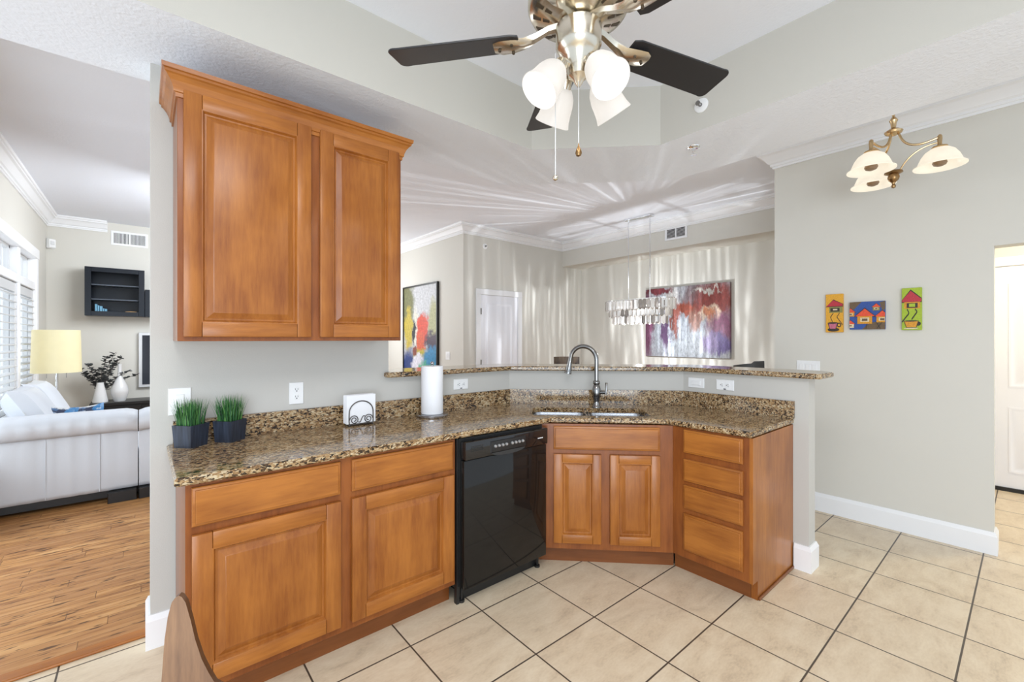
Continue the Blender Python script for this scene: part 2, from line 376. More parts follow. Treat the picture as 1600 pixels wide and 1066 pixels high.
def obj(name, mb, mats, parent=None, loc=None, rot=None, sharp=32, label=None):
    bmesh.ops.recalc_face_normals(mb.bm, faces=mb.bm.faces)
    me = bpy.data.meshes.new(name); mb.bm.to_mesh(me); mb.bm.free()
    if not isinstance(mats, (list, tuple)): mats = [mats]
    for m in mats: me.materials.append(M[m] if isinstance(m, str) else m)
    me.shade_smooth(); me.set_sharp_from_angle(angle=R(sharp))
    o = bpy.data.objects.new(name, me); COL.objects.link(o)
    if parent is not None: o.parent = parent
    if loc: o.location = loc
    if rot: o.rotation_euler = rot
    if label: o['label'] = label
    return o
def thing(name, label, cat, loc=(0, 0, 0), rz=0, group=None, rot=None):
    o = bpy.data.objects.new(name, None); COL.objects.link(o); o.empty_display_size = .1
    o.location = loc; o.rotation_euler = rot or (0, 0, rz); o['label'] = label; o['category'] = cat
    if group: o['group'] = group
    return o
def tag(o, label, cat, group=None):
    o['label'] = label; o['category'] = cat
    if group: o['group'] = group
    return o
def struct(name, mb, mats, label, cat, parent=None, **kw):
    kw.setdefault('sharp', 14)
    o = obj(name, mb, mats, parent, **kw)
    if parent is None: o['kind'] = 'structure'; o['label'] = label; o['category'] = cat
    return o
def dup(root, loc, rz=None, label=None):
    r = root.copy(); COL.objects.link(r); r.location = loc
    if rz is not None: r.rotation_euler = (0, 0, rz)
    if label: r['label'] = label
    for ch in list(root.children):
        c = ch.copy(); COL.objects.link(c); c.parent = r
        for g in ch.children:
            d = g.copy(); COL.objects.link(d); d.parent = c
    return r

# ================================================================== SETTING
ZS, ZC = 2.64, 3.02          # soffit height, high ceiling height
YW, XW = 2.56, 3.04          # kitchen faces of the long wall and of the return half wall
struct('floor', MB().box(-2, -2.6, -.1, 7, 2.70, 0), 'tile', 'beige square floor tiles with dark grout in the kitchen', 'floor')
struct('floor_living', MB().box(-1.2, 2.70, -.1, 7, 8.5, .004), 'plank', 'rustic honey brown plank floor of the living room', 'floor')
struct('trim_1', MB().box(-1.2, 2.665, 0, .02, 2.735, .014, .006, 2), 'maple_rail', 'brown wood strip between tile floor and plank floor', 'floor trim')
# high ceiling and lowered kitchen ceiling with its octagonal tray
struct('ceiling', MB().box(-2, -2.6, ZC, 7, 8.5, ZC + .1), 'ceil_flat', 'high white ceiling over tray, dining area and living room', 'ceiling')
def soffit():
    mb = MB(); bm = mb.bm
    outer = [(-2, -2.6), (3.19, -2.6), (3.19, 1.806), (2.246, 2.75), (-2, 2.75)]
    c = .585; x0, y0, x1, y1 = -.95, -.95, 2.54, 2.12
    hole = [(x0 + c, y0), (x1 - c, y0), (x1, y0 + c), (x1, y1 - c), (x1 - c, y1), (x0 + c, y1), (x0, y1 - c), (x0, y0 + c)]
    ov = [bm.verts.new((x, y, ZS)) for x, y in outer]; hv = [bm.verts.new((x, y, ZS)) for x, y in hole]
    es = [bm.edges.new((q[i], q[(i + 1) % len(q)])) for q in (ov, hv) for i in range(len(q))]
    r = bmesh.ops.triangle_fill(bm, edges=es, use_beauty=True)
    for q, mi in ((ov, 0), (hv, 1)):
        t = [bm.verts.new((v.co.x, v.co.y, ZC)) for v in q]
        for i in range(len(q)):
            j = (i + 1) % len(q); f = bm.faces.new((q[i], q[j], t[j], t[i])); f.material_index = mi
    return mb
struct('ceiling_kitchen', soffit(), ['ceil', 'trayface'], 'lowered textured kitchen ceiling around the octagonal tray', 'ceiling', sharp=20)
# walls
struct('wall_left', MB().box(.025, YW, 0, 1.159, 2.75, ZS), 'wall', 'greige kitchen wall behind the upper cabinet', 'wall')
HWo = [(1.159, YW), (2.13, YW), (XW, 1.65), (XW, .857), (XW + .115, .857), (XW + .115, 1.70), (2.18, YW + .115), (1.159, YW + .115)]
struct('wall_half', MB().prism(HWo, 0, 1.158), 'wall', 'greige half wall under the raised granite bar', 'wall')
XP = 4.2
struct('wall_right', MB().box(XP, .156, 0, XP + .13, 1.44, ZC).box(XP, -1.6, 1.995, XP + .13, .156, ZC).box(XP + .13, 1.31, 0, 6.1, 1.44, ZC), 'wall_light', 'pale wall carrying three small coffee pictures, with hall opening', 'wall')
YD, XA, XB, YL, XL = 5.172, 3.46, 5.97, 8.316, -.97
struct('wall_back', MB().box(XA, YD, 0, XB + .1, YD + .12, ZC), 'wall_light', 'pale dining wall with a white door', 'wall')
struct('wall_picture', MB().box(XA, YD + .12, 0, XA + .12, YL, ZC), 'wall_light', 'pale wall with the framed colourful painting', 'wall')
struct('wall_dining', MB().box(XB, 1.44, 0, XB + .1, YD, ZC).box(5.487, 1.44, 2.626, XB, YD, ZC), 'wall_light', 'pale dining wall with a bulkhead above the wide painting', 'wall')
struct('wall_living', MB().box(XL - .1, YL, 0, XA + .12, YL + .1, ZC), 'wall_light', 'pale living room end wall with dark wall cabinets', 'wall')
WY0, WY1, WZ0, WZ1 = 4.55, 7.45, .45, 2.33
struct('wall_window', MB().box(XL - .12, 7.45, 0, XL, YL, ZC).box(XL - .12, 2.75, WZ1, XL, 7.45, ZC).box(XL - .12, WY0, 0, XL, WY1, WZ0).box(XL - .12, 4.35, WZ1 - 2, XL, WY0, WZ1), 'wall_light', 'living room window wall', 'wall')
struct('wall_hall', MB().box(6.06, -1.6, 0, 6.16, 1.31, ZC), 'wall_light', 'pale hall wall around the white entry door', 'wall')

# crown mouldings and baseboards
def crown_prof(zc, h=.125, d=.105):
    return [(0, zc), (0, zc - h), (d * .10, zc - h), (d * .12, zc - h * .90), (d * .20, zc - h * .88), (d * .22, zc - h * .76), (d * .34, zc - h * .70), (d * .48, zc - h * .52), (d * .68, zc - h * .34), (d * .84, zc - h * .28), (d * .85, zc - h * .18), (d * .95, zc - h * .16), (d, zc - h * .08), (d, zc)]
mb = MB(); sweep(mb, [(XP + .25, 1.44), (XP, 1.44), (XP, -1.6)], crown_prof(ZC, .15, .125), 1)
struct('trim_2', mb, 'trim', 'white crown moulding over the wall with three small pictures', 'crown moulding')
mb = MB(); sweep(mb, [(XA, YL), (XA, YD), (5.487, YD), (5.487, 1.44)], crown_prof(ZC, .135, .11), 1)
struct('trim_3', mb, 'trim', 'white crown moulding around the dining area', 'crown moulding')
mb = MB(); sweep(mb, [(XL, 2.75), (XL, YL), (-.38, YL)], crown_prof(ZC, .14, .115), 1)
struct('trim_4', mb, 'trim', 'white crown moulding in the living room corner', 'crown moulding')
def base_prof(h=.145, d=.017): return [(0, 0), (d, 0), (d, h - .025), (d * .55, h - .008), (d * .4, h), (0, h)]
mb = MB(); sweep(mb, [(XP + .02, 1.44), (XP, 1.44), (XP, .156), (XP + .13, .156), (XP + .13, 1.3)], base_prof(), 1)
struct('baseboard_right', mb, 'trim', 'white baseboard along the wall with three small pictures', 'baseboard')
mb = MB(); sweep(mb, [(XW, .932), (XW, .857), (XW + .115, .857), (XW + .115, 1.70)], base_prof(.152), 1)
struct('baseboard_half', mb, 'trim', 'white baseboard wrapping the end of the half wall', 'baseboard')
mb = MB(); sweep(mb, [(.9, 2.75), (.025, 2.75), (.025, YW), (.112, YW)], base_prof(.15), 1)
struct('baseboard_left', mb, 'trim', 'white baseboard wrapping the free end of the kitchen wall', 'baseboard')

# living room window: two bays with transom lights above shutters
def window():
    fr = MB()
    fr.box(XL - .10, WY0, WZ1 - .01, XL + .035, WY1 + .10, WZ1 + .11, .006)      # head casing
    fr.box(XL - .10, WY1 - .012, WZ0, XL + .03, WY1 + .09, WZ1, .004)            # right casing
    fr.box(XL - .10, WY0, WZ0 - .04, XL + .06, WY1 + .1, WZ0, .006)       # sill
    fr.box(XL - .10, WY0, 1.96, XL + .015, WY1, 2.045, .004)              # transom bar
    for y in (6.55, 5.55): fr.box(XL - .10, y, WZ0, XL + .012, y + .11, WZ1, .004)
    o = struct('window_1', fr, 'trim', 'bright living room window with transoms and white plantation shutters', 'window')
    k = 0
    for (a, b) in ((6.66, 7.45), (5.66, 6.55), (4.6, 5.55)):
        sash = MB()
        for za, zb in ((2.045, WZ1), (WZ0, 1.96)):
            sash.box(XL - .085, a, za, XL - .045, a + .035, zb).box(XL - .085, b - .035, za, XL - .045, b, zb)
            sash.box(XL - .085, a, za, XL - .045, b, za + .035).box(XL - .085, a, zb - .035, XL - .045, b, zb)
        for q in (.33, .66): sash.box(XL - .08, a + (b - a) * q - .012, 2.045, XL - .05, a + (b - a) * q + .012, WZ1)
        so = obj('sash', sash, 'shutter', o)
        obj('pane', MB().box(XL - .068, a, 2.05, XL - .063, b, WZ1 - .01).box(XL - .068, a, WZ0, XL - .063, b, 1.955), 'pane', so)
    for (a, b, lab) in ((6.66, 7.45, 'nearest the corner'), (5.66, 6.55, 'cut by the left edge of the view')):
        t = thing('plantation_shutter', 'white louvred plantation shutter in the window, panel ' + lab, 'shutter', (XL - .02, a, WZ0), 0, 'plantation shutters')
        f = MB(); w = b - a; h = 1.5
        f.box(-.018, .0, 0, .018, .06, h, .003).box(-.018, w - .06, 0, .018, w, h, .003).box(-.018, .06, 0, .018, w - .06, .08, .003).box(-.018, .06, h - .09, .018, w - .06, h, .003)
        obj('shutter_frame', f, 'shutter', t)
        for i in range(19):
            s = MB(); s.xf = Matrix.Translation((0, 0, .115 + i * .0705)) @ Matrix.Rotation(R(8), 4, 'Y')
            s.box(-.034, .062, -.005, .034, w - .062, .005, .003); obj('louver', s, 'shutter', t)
window()

# doors
def panel_door(name, label, w, h, loc, rz, panels, kn=None):
    """door leaf facing local -y, casing round it"""
    c = MB(); cw = .085
    c.box(-cw, -.022, 0, 0, 0, h, .004).box(w, -.022, 0, w + cw, 0, h, .004).box(-cw, -.024, h, w + cw, 0, h + cw, .004)
    o = struct(name, c, 'trim', label, 'door', loc=loc, rot=(0, 0, rz))
    d = MB(); d.box(.004, -.012, .02, w - .004, .012, h - .004)
    for (x0, z0, x1, z1) in panels:
        d.rects([(x0, z0, x1, z1, -.0118), (x0, z0, x1, z1, -.016), (x0 + .012, z0 + .012, x1 - .012, z1 - .012, -.0165), (x0 + .022, z0 + .022, x1 - .022, z1 - .022, -.0125), (x0 + .05, z0 + .05, x1 - .05, z1 - .05, -.0125), (x0 + .065, z0 + .065, x1 - .065, z1 - .065, -.0155)])
    leaf = obj('door_leaf', d, 'door', o)
    for z in (.25, 1.0, 1.75): obj('hinge', MB().box(-.012, -.03, z, .004, -.022, z + .09), 'pewter', leaf)
    return o
panel_door('door_1', 'white panelled door beside the framed colourful painting', .71, 2.04, (3.755, YD, 0), 0, [(.11, .95, .60, 1.93), (.11, .12, .60, .82)])
d2 = panel_door('door_2', 'white panelled entry door seen through the hall opening', .92, 2.06, (6.06, .235, 0), R(-90), [(.10, .95, .40, 1.90), (.52, .95, .82, 1.90), (.10, .17, .40, .77), (.52, .17, .82, .77)])
obj('threshold_gap_strip', MB().box(0, -.03, 0, .92, -.012, .035), 'espresso', d2)  # dark strip put in for the dark gap at the threshold

# ================================================================== CABINETS
def door_mesh(x0, z0, x1, z1, t=.02, fr=.062):
    mb = MB(); g = .0006
    mb.box(x0, -t, z0, x0 + fr, 0, z1, .0035, 2).box(x1 - fr, -t, z0, x1, 0, z1, .0035, 2)
    mb.mi = 1
    mb.box(x0 + fr + g, -t, z1 - fr, x1 - fr - g, 0, z1, .0035, 2).box(x0 + fr + g, -t, z0, x1 - fr - g, 0, z0 + fr, .0035, 2)
    mb.mi = 0
    a, b, c, d = x0 + fr, z0 + fr, x1 - fr, z1 - fr
    rg = lambda i, y: (a + i, b + i, c - i, d - i, y)
    mb.rects([rg(-.002, -.003), rg(-.002, -t + .001), rg(.003, -t + .001), rg(.006, -t + .006), rg(.009, -t + .012), rg(.016, -t + .0125), rg(.038, -t + .003), rg(.0405, -t + .0015), rg(.043, -t + .001)])
    return mb
def drawer_mesh(x0, z0, x1, z1, t=.02):
    mb = MB(); rg = lambda i, y: (x0 + i, z0 + i, x1 - i, z1 - i, y)
    mb.rects([rg(0, 0), rg(0, -t + .010), rg(.003, -t + .007), rg(.010, -t + .0055), rg(.0115, -t + .001), rg(.0135, -t)])
    return mb
def slab_door_obj(t, *r): return obj('door', door_mesh(*r), ['maple', 'maple_rail'], t, sharp=25)
def drawer_obj(t, *r): return obj('drawer', drawer_mesh(*r), 'maple_rail', t, sharp=20)

# left base cabinet: local origin at face-frame lower left, y goes into the wall
X0 = .115
t = thing('base_cabinet', 'maple base cabinet with two wide doors and two drawers, left of the dishwasher', 'cabinet', (X0, 1.95, 0))
Wd = 1.252 - X0
obj('carcass', MB().box(0, .0, .105, Wd, .60, .872, .0015).box(0, .075, 0, .018, .60, .106), 'maple_frame_shaded', t)
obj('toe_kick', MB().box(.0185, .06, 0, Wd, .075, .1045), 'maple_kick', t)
slab_door_obj(t, .133 - X0, .14, .659 - X0, .688); slab_door_obj(t, .706 - X0, .14, 1.236 - X0, .688)
drawer_obj(t, .133 - X0, .717, .658 - X0, .859); drawer_obj(t, .708 - X0, .717, 1.235 - X0, .859)

# sink base on the diagonal
t = thing('base_cabinet', 'maple corner sink cabinet with two narrow doors under a false drawer', 'cabinet', (1.883, 1.95, 0), R(-45))
Wd = .789
obj('carcass', MB().prism([(0, 0), (Wd, 0), (Wd + .18, .20), (Wd - .05, .56), (.05, .56), (-.18, .20)], .105, .66).box(0, 0, .66, Wd, .02, .872), 'maple_frame_shaded', t)
obj('toe_kick', MB().box(-.02, .06, 0, Wd + .02, .08, .1045), 'maple_kick', t)
slab_door_obj(t, .073, .145, .362, .69, .02, .052); slab_door_obj(t, .414, .145, .711, .69, .02, .052)
drawer_obj(t, .073, .717, .711, .859)

# drawer base on the peninsula
t = thing('base_cabinet', 'maple cabinet with a stack of four drawers at the peninsula end', 'cabinet', (2.441, 1.392, 0), R(-90))
Wd = 1.392 - .957
obj('carcass', MB().box(0, 0, .105, Wd, .595, .872, .0015), 'maple_frame_shaded', t)
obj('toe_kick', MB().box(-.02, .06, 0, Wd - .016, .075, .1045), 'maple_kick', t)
e = MB(); e.prism([(Wd, 0), (Wd + .018, 0), (Wd + .018, .597), (Wd, .597)], .105, .872).prism([(Wd - .015, .062), (Wd + .018, .062), (Wd + .018, .597), (Wd - .015, .597)], 0, .105)
obj('side_panel', e, 'maple', t)
obj('shoe_molding', MB().box(Wd + .0182, .064, 0, Wd + .029, .596, .016, .003), 'maple_kick', t)
for z0, z1 in ((.727, .862), (.561, .690), (.4, .537), (.155, .370)): drawer_obj(t, 1.392 - 1.32, z0, 1.392 - .987, z1)

# upper cabinet
UX = .106; UW = 1.081 - UX
t = thing('wall_cabinet', 'maple upper wall cabinet with crown moulding and two raised panel doors', 'cabinet', (UX, 2.23, 1.385))
obj('carcass', MB().box(0, 0, 0, UW, .328, 1.045, .0015), 'maple_frame_shaded', t)
cp = [(0, .990), (.006, .990), (.007, 1.006), (.013, 1.008), (.014, 1.020), (.017, 1.030), (.024, 1.046), (.036, 1.062), (.043, 1.067), (.043, 1.076), (.050, 1.079), (.052, 1.096), (0, 1.096)]
mb = MB(); sweep(mb, [(0, .327), (0, 0), (UW, 0), (UW, .327)], cp, 1); obj('crown_molding', mb, 'maple_rail', t, sharp=12)
slab_door_obj(t, .125 - UX, .018, .614 - UX, 1.02); slab_door_obj(t, .654 - UX, .018, 1.064 - UX, 1.02)

# ================================================================== COUNTERTOPS
CT, CB = .908, .876
def hole_slab(outer, hole, z0, z1, bev):
    mb = MB(); bm = mb.bm
    oi = offset(outer, -bev)
    loops = {}
    for key, poly, z in (('t', oi, z1), ('t2', outer, z1 - bev), ('b2', outer, z0 + bev), ('b', oi, z0), ('ht', hole, z1), ('hb', hole, z0)):
        loops[key] = [bm.verts.new((x, y, z)) for x, y in poly]
    def lnk(a, b):
        n = len(a)
        for i in range(n): bm.faces.new((a[i], a[(i + 1) % n], b[(i + 1) % n], b[i]))
    lnk(loops['t'], loops['t2']); lnk(loops['t2'], loops['b2']); lnk(loops['b2'], loops['b']); lnk(loops['ht'], loops['hb'])
    for a, b in (('t', 'ht'), ('b', 'hb')):
        es = []
        for q in (loops[a], loops[b]):
            for i in range(len(q)): es.append(bm.edges.get((q[i], q[(i + 1) % len(q)])) or bm.edges.new((q[i], q[(i + 1) % len(q)])))
        bmesh.ops.triangle_fill(bm, edges=es, use_beauty=True)
    return mb
counter = [(.082, 1.915), (1.93, 1.915), (2.42, 1.425), (2.42, .935), (XW - .001, .935), (XW - .001, 1.648), (2.129, YW - .001), (.082, YW - .001)]
# sink opening on the diagonal: local u along (1,-1)/sqrt2 from the mid point, v into the corner
SU = Vector((1, -1)) / 2 ** .5; SV = Vector((1, 1)) / 2 ** .5
SC = Vector((2.275, 1.905))
def sd(u, v): p = SC + SU * u + SV * v; return (p.x, p.y)
def rrect(w, h, r, n=5):
    pts = []
    for cx, cy, a in ((w - r, h - r, 0), (-w + r, h - r, pi / 2), (-w + r, -h + r, pi), (w - r, -h + r, 1.5 * pi)):
        pts += arc(cx, cy, r, a, a + pi / 2, n)
    return pts
SWID, SDEP = .375, .158
hole = [sd(u, v) for u, v in rrect(SWID, SDEP, .05)]
co = obj('countertop', hole_slab(counter, hole, CB, CT, .007), 'granite', sharp=25)
tag(co, 'brown speckled granite countertop running from the left wall round the corner sink', 'countertop')
# backsplash strips are parts of the worktop
for a, b in (((.105, YW), (2.13, YW)), ((2.13, YW), (XW, 1.65)), ((XW, 1.65), (XW, .93))):
    A, B = Vector(a), Vector(b); d = (B - A).normalized(); nrm = Vector((d.y, -d.x))
    i0 = .0 if a[0] < .2 else .0; A2 = A + nrm * .001; B2 = B + nrm * .001
    k = .02
    lo = k * math.tan(R(22.5))
    Aq = A2 + nrm * k + d * (lo if a[0] > .2 else 0); Bq = B2 + nrm * k - d * (lo if b[1] > .95 else 0)
    mb = MB().prism([tuple(A2), tuple(Aq), tuple(Bq), tuple(B2)], CT + .0005, 1.014)
    obj('backsplash', mb, 'granite', co)
# raised bar
bar = [(1.128, 2.515), (1.14, 2.505), (2.105, 2.505), (2.995, 1.615), (2.995, .80), (3.01, .782), (3.24, .782), (3.33, .87), (3.33, 1.74), (2.24, 2.83), (1.165, 2.83), (1.165, 2.555), (1.128, 2.555)]
tag(obj('bar_countertop', MB().prism(bar, 1.1585, 1.19, .007), 'granite', sharp=25), 'raised brown granite bar ledge on top of the half wall', 'countertop')

# sink
t = thing('sink', 'stainless steel double bowl undermount sink in the granite corner', 'sink', (SC.x, SC.y, 0), R(-45))
def bowl(cu, w, h, z1, z0):
    mb = MB(); rings = []
    for k, (ins, z) in enumerate(((-.012, z1), (0, z1), (.004, z1 - .02), (.012, z0 + .04), (.03, z0 + .008), (.06, z0))):
        rings.append([(cu + x, y, z) for x, y in rrect(w - ins, h - ins, .05)])
    mb.loft(rings, cap0=False, cap1=True)
    return mb
for cu in (-.192, .192):
    b = obj('basin', bowl(cu, .178, SDEP + .004, CB - .002, CB - .19), 'steel', t, sharp=50)
    obj('drain', MB().lathe([(.0, CB - .186), (.035, CB - .186), (.042, CB - .189), (.042, CB - .192)], (cu, 0, 0), 20), 'chrome', b)
obj('divider', MB().box(-.016, -SDEP, CB - .19, .016, SDEP, CB - .012, .006, 2), 'steel', t)
obj('rim', MB().loft([[(x, y, CB - .003) for x, y in rrect(SWID + .02, SDEP + .02, .06)], [(x, y, CB - .003) for x, y in rrect(SWID - .002, SDEP - .002, .05)]], cap0=False, cap1=False), 'steel', t)

# faucet: gooseneck swung to the left, lever on the right
FP = (2.455, 1.985)
t = thing('faucet', 'pewter gooseneck kitchen faucet standing behind the corner sink', 'faucet', (*FP, CT), R(-45 - 18))
obj('base', MB().lathe([(0, 0), (.033, 0), (.034, .006), (.027, .012), (.023, .03), (.021, .045), (.026, .07), (.031, .10), (.030, .13), (.023, .155), (.016, .165)], seg=24), 'pewter', t, sharp=60)
obj('collar', MB().lathe([(.015, .160), (.023, .166), (.025, .176), (.023, .187), (.015, .192)], seg=20), 'pewter', t, sharp=60)
pts = [(0, 0, .19), (0, 0, .25), (0, 0, .335)] + [(-.095 + .095 * cos(a), 0, .335 + .098 * sin(a)) for a in [pi * k / 16 for k in range(1, 15)]] + [(-.196, 0, .295)]
obj('spout', MB().tube(pts, .0155, 14), 'pewter', t, sharp=60)
sx = Matrix.Rotation(R(10), 3, 'Y')
obj('spray_head', MB().lathe([(.0155, .03), (.017, .0), (.020, -.02), (.022, -.045), (.025, -.055), (.025, -.063), (.016, -.066)], (-.197, 0, .297), 18, sx), 'pewter', t, sharp=60)
h = obj('handle', MB().tube([(.015, 0, .105), (.045, 0, .110), (.062, 0, .110)], [.012, .013, .014], 14), 'pewter', t, sharp=60)
obj('lever', MB().tube([(.066, 0, .095), (.068, 0, .125), (.069, 0, .155), (.070, 0, .178)], [.0075, .0085, .0055, .0085], 12), 'pewter', h, sharp=60)

# ================================================================== DISHWASHER
t = thing('dishwasher', 'black built-in dishwasher between the base cabinets', 'dishwasher', (1.262, 1.905, 0))
dw = .612
obj('tub', MB().box(.004, .03, .09, dw - .004, .60, .868), 'black_matte', t)
obj('door', MB().box(.012, -.008, .085, dw - .004, .03, .757, .004, 2), 'black_panel', t)
cp = obj('control_panel', MB().box(.012, -.022, .762, dw - .004, .03, .856, .006, 2), 'black', t)
# pod, handle recess, buttons
pod = MB(); pod.rects([(.17, .775, .43, .84, -.020), (.175, .78, .425, .838, -.028), (.185, .788, .415, .832, -.029)]); obj('button_pod', pod, 'black_matte', cp)
for i in range(8):
    obj('button', MB().lathe([(.0, .012), (.006, .011), (.0085, .006), (.009, 0)], (.20 + i * .026 + (.016 if i > 3 else 0), -.028, .812), 12, Matrix.Rotation(R(90), 3, 'X')), 'grout', cp)
hr = MB(); hr.loft([[(.30 + a * cos(q), y, .776 - b * sin(q)) for q in [pi * k / 12 for k in range(13)]] for a, b, y in ((.12, .022, -.0215), (.12, .022, -.0265), (.10, .014, -.0265))]); obj('handle_recess', hr, 'dark_slot', cp)
vg = MB()
for i in range(4): vg.box(.045, -.0235, .803 + i * .008, .125, -.0215, .807 + i * .008)
obj('vent_grille', vg, 'black_matte', cp)
wl = MB()
for i in range(5): wl.box(.525 + i * .0085, -.0228, .802, .531 + i * .0085, -.0215, .808)
obj('badge', wl, 'white_plastic', cp)
obj('kick_plate', MB().box(.004, .06, .0, dw - .004, .075, .085), 'black_matte', t)
obj('side_flange', MB().box(-.006, .035, .0, .011, .06, .868), 'black_matte', t)
for x in (.03, dw - .03): obj('leveling_foot', MB().lathe([(.017, 0), (.017, .012), (.006, .014), (.006, .09)], (x, .045, 0), 12), 'black_matte', t)

# ================================================================== CEILING FAN
def fan():
    FX, FY = 1.1173, .9795
    t = thing('ceiling_fan', 'brushed nickel ceiling fan with black blades and four lit glass shades', 'fan', (FX, FY, 0))
    obj('canopy', MB().lathe([(.02, 2.93), (.055, 2.94), (.075, 2.98), (.078, ZC)], seg=32), 'nickel', t)
    obj('downrod', MB().tube([(0, 0, 2.70), (0, 0, 2.94)], .013, 14), 'nickel', t)
    mh = MB().lathe([(.03, 2.70), (.07, 2.69), (.12, 2.65), (.155, 2.59), (.170, 2.54), (.170, 2.505), (.162, 2.490), (.137, 2.479), (.112, 2.470), (.092, 2.464), (.078, 2.459), (.060, 2.452)], seg=48)
    m = obj('motor_housing', mh, 'nickel', t, sharp=40)
    for k in range(16):
        for (r0, r1, z0, z1, w) in ((.152, .126, 2.4855, 2.475, .010), (.119, .097, 2.4725, 2.4655, .007)):
            a = 2 * pi * k / 16; q = []
            for r, z, s in ((r0, z0, -1), (r0, z0, 1), (r1, z1, .55), (r1, z1, -.55)):
                q.append(Vector((r * cos(a) - s * w * sin(a), r * sin(a) + s * w * cos(a), z)))
            n = Vector((cos(a) * .35, sin(a) * .35, -.93)) * .0016
            obj('vent_slot', MB().loft([[p - n for p in q], [p + n for p in q]]), 'nickel_dark', m)
    sh = MB().lathe([(.04, 2.452), (.066, 2.448), (.076, 2.438), (.076, 2.375), (.070, 2.362), (.06, 2.350), (.046, 2.335), (.040, 2.30), (.034, 2.275), (.018, 2.262), (.012, 2.250), (.004, 2.240)], seg=36)
    obj('switch_housing', sh, 'nickel', t, sharp=35)
    ph = 2.2595
    for k in range(5):
        a = ph + k * 2 * pi / 5; rm = Matrix.Rotation(a, 4, 'Z')
        # blade iron: droops from the hub and forks under the blade root
        ir = MB(); ir.xf = rm
        sec = [(.058, 2.446, .016, .009), (.10, 2.440, .015, .009), (.145, 2.418, .017, .009), (.185, 2.402, .026, .008), (.225, 2.398, .040, .007), (.265, 2.400, .044, .006), (.29, 2.402, .030, .005)]
        ir.loft([[(r, -w, z + h), (r, -w * .6, z - h * .6), (r, w * .6, z - h * .6), (r, w, z + h), (r, w * .5, z + h * 1.4), (r, -w * .5, z + h * 1.4)] for r, z, w, h in sec])
        io = obj('blade_iron', ir, 'nickel', t, sharp=50)
        for rr, yy in ((.225, .02), (.225, -.02), (.27, 0)):
            s = MB(); s.xf = rm; s.lathe([(.0, 2.389), (.005, 2.390), (.006, 2.396)], (rr, yy, 0), 8); obj('screw', s, 'nickel_dark', io)
        bl = MB(); bl.xf = rm @ Matrix.Translation((0, 0, 2.412)) @ Matrix.Rotation(R(-12), 4, 'X')
        out = [(.20, -.052), (.225, -.062)] + [(.62, -.070)] + arc(.635, -.047, .025, -pi / 2, 0, 4) + arc(.635, .047, .025, 0, pi / 2, 4) + [(.62, .070), (.225, .062), (.20, .052)]
        bl.prism(out, -.003, .004, .0015); obj('blade', bl, 'blade', t, sharp=40)
    ang0 = R(-48.8)
    for q in (38, 128, 218, 308):
        a = ang0 + R(q); rm = Matrix.Rotation(a, 4, 'Z')
        ar = MB(); ar.xf = rm
        ar.tube(bez((.02, 0, 2.30), (.06, 0, 2.315), (.07, 0, 2.315), (.078, 0, 2.285)), .010, 10)
        ar.tube([(.068, 0, 2.300), (.088, 0, 2.262)], [.022, .026], 16)
        obj('lamp_arm', ar, 'nickel', t)
        ax = Matrix.Translation((.078, 0, 2.285)) @ Matrix.Rotation(R(-38), 4, 'Y')   # shade axis: local -z runs down and outwards
        shd = MB(); shd.xf = rm @ ax
        pr = [(.024, -.004), (.034, -.014), (.046, -.034), (.053, -.060), (.055, -.085), (.058, -.108), (.064, -.128)]
        pr2 = [(r - .004, z) for r, z in reversed(pr)]
        shd.lathe(pr + [(.062, -.130)] + pr2, seg=28, cap=False)
        so = obj('lamp_shade', shd, 'fan_shade', t, sharp=60)
        bb = MB(); bb.xf = rm @ ax; bb.ball((0, 0, -.075), .026, 14, 1.25); bo = obj('bulb', bb, 'bulb', so)
        p = (rm @ ax) @ Vector((0, 0, -.118)); point('fan_bulb_light', (FX + p.x, FY + p.y, p.z), .55, (1, .94, .86), .03)
    for (px, fz, r0, mt) in (((-.051, .058), 1.945, .008, 'nickel'), ((-.011, -.010), 2.045, .011, 'brass_dark')):
        c = MB(); c.tube([(px[0], px[1], 2.36 if r0 < .01 else 2.25), (px[0], px[1], fz)], .0016, 6); co_ = obj('pull_chain', c, 'silver', t)
        f = MB()
        if r0 < .01: f.ball((px[0], px[1], fz - .006), .0095, 12)
        else: f.lathe([(.001, .0), (.003, -.01), (.009, -.024), (.011, -.033), (.008, -.042), (.001, -.045)], (px[0], px[1], fz), 14)
        obj('chain_fob', f, mt, co_)
fan()

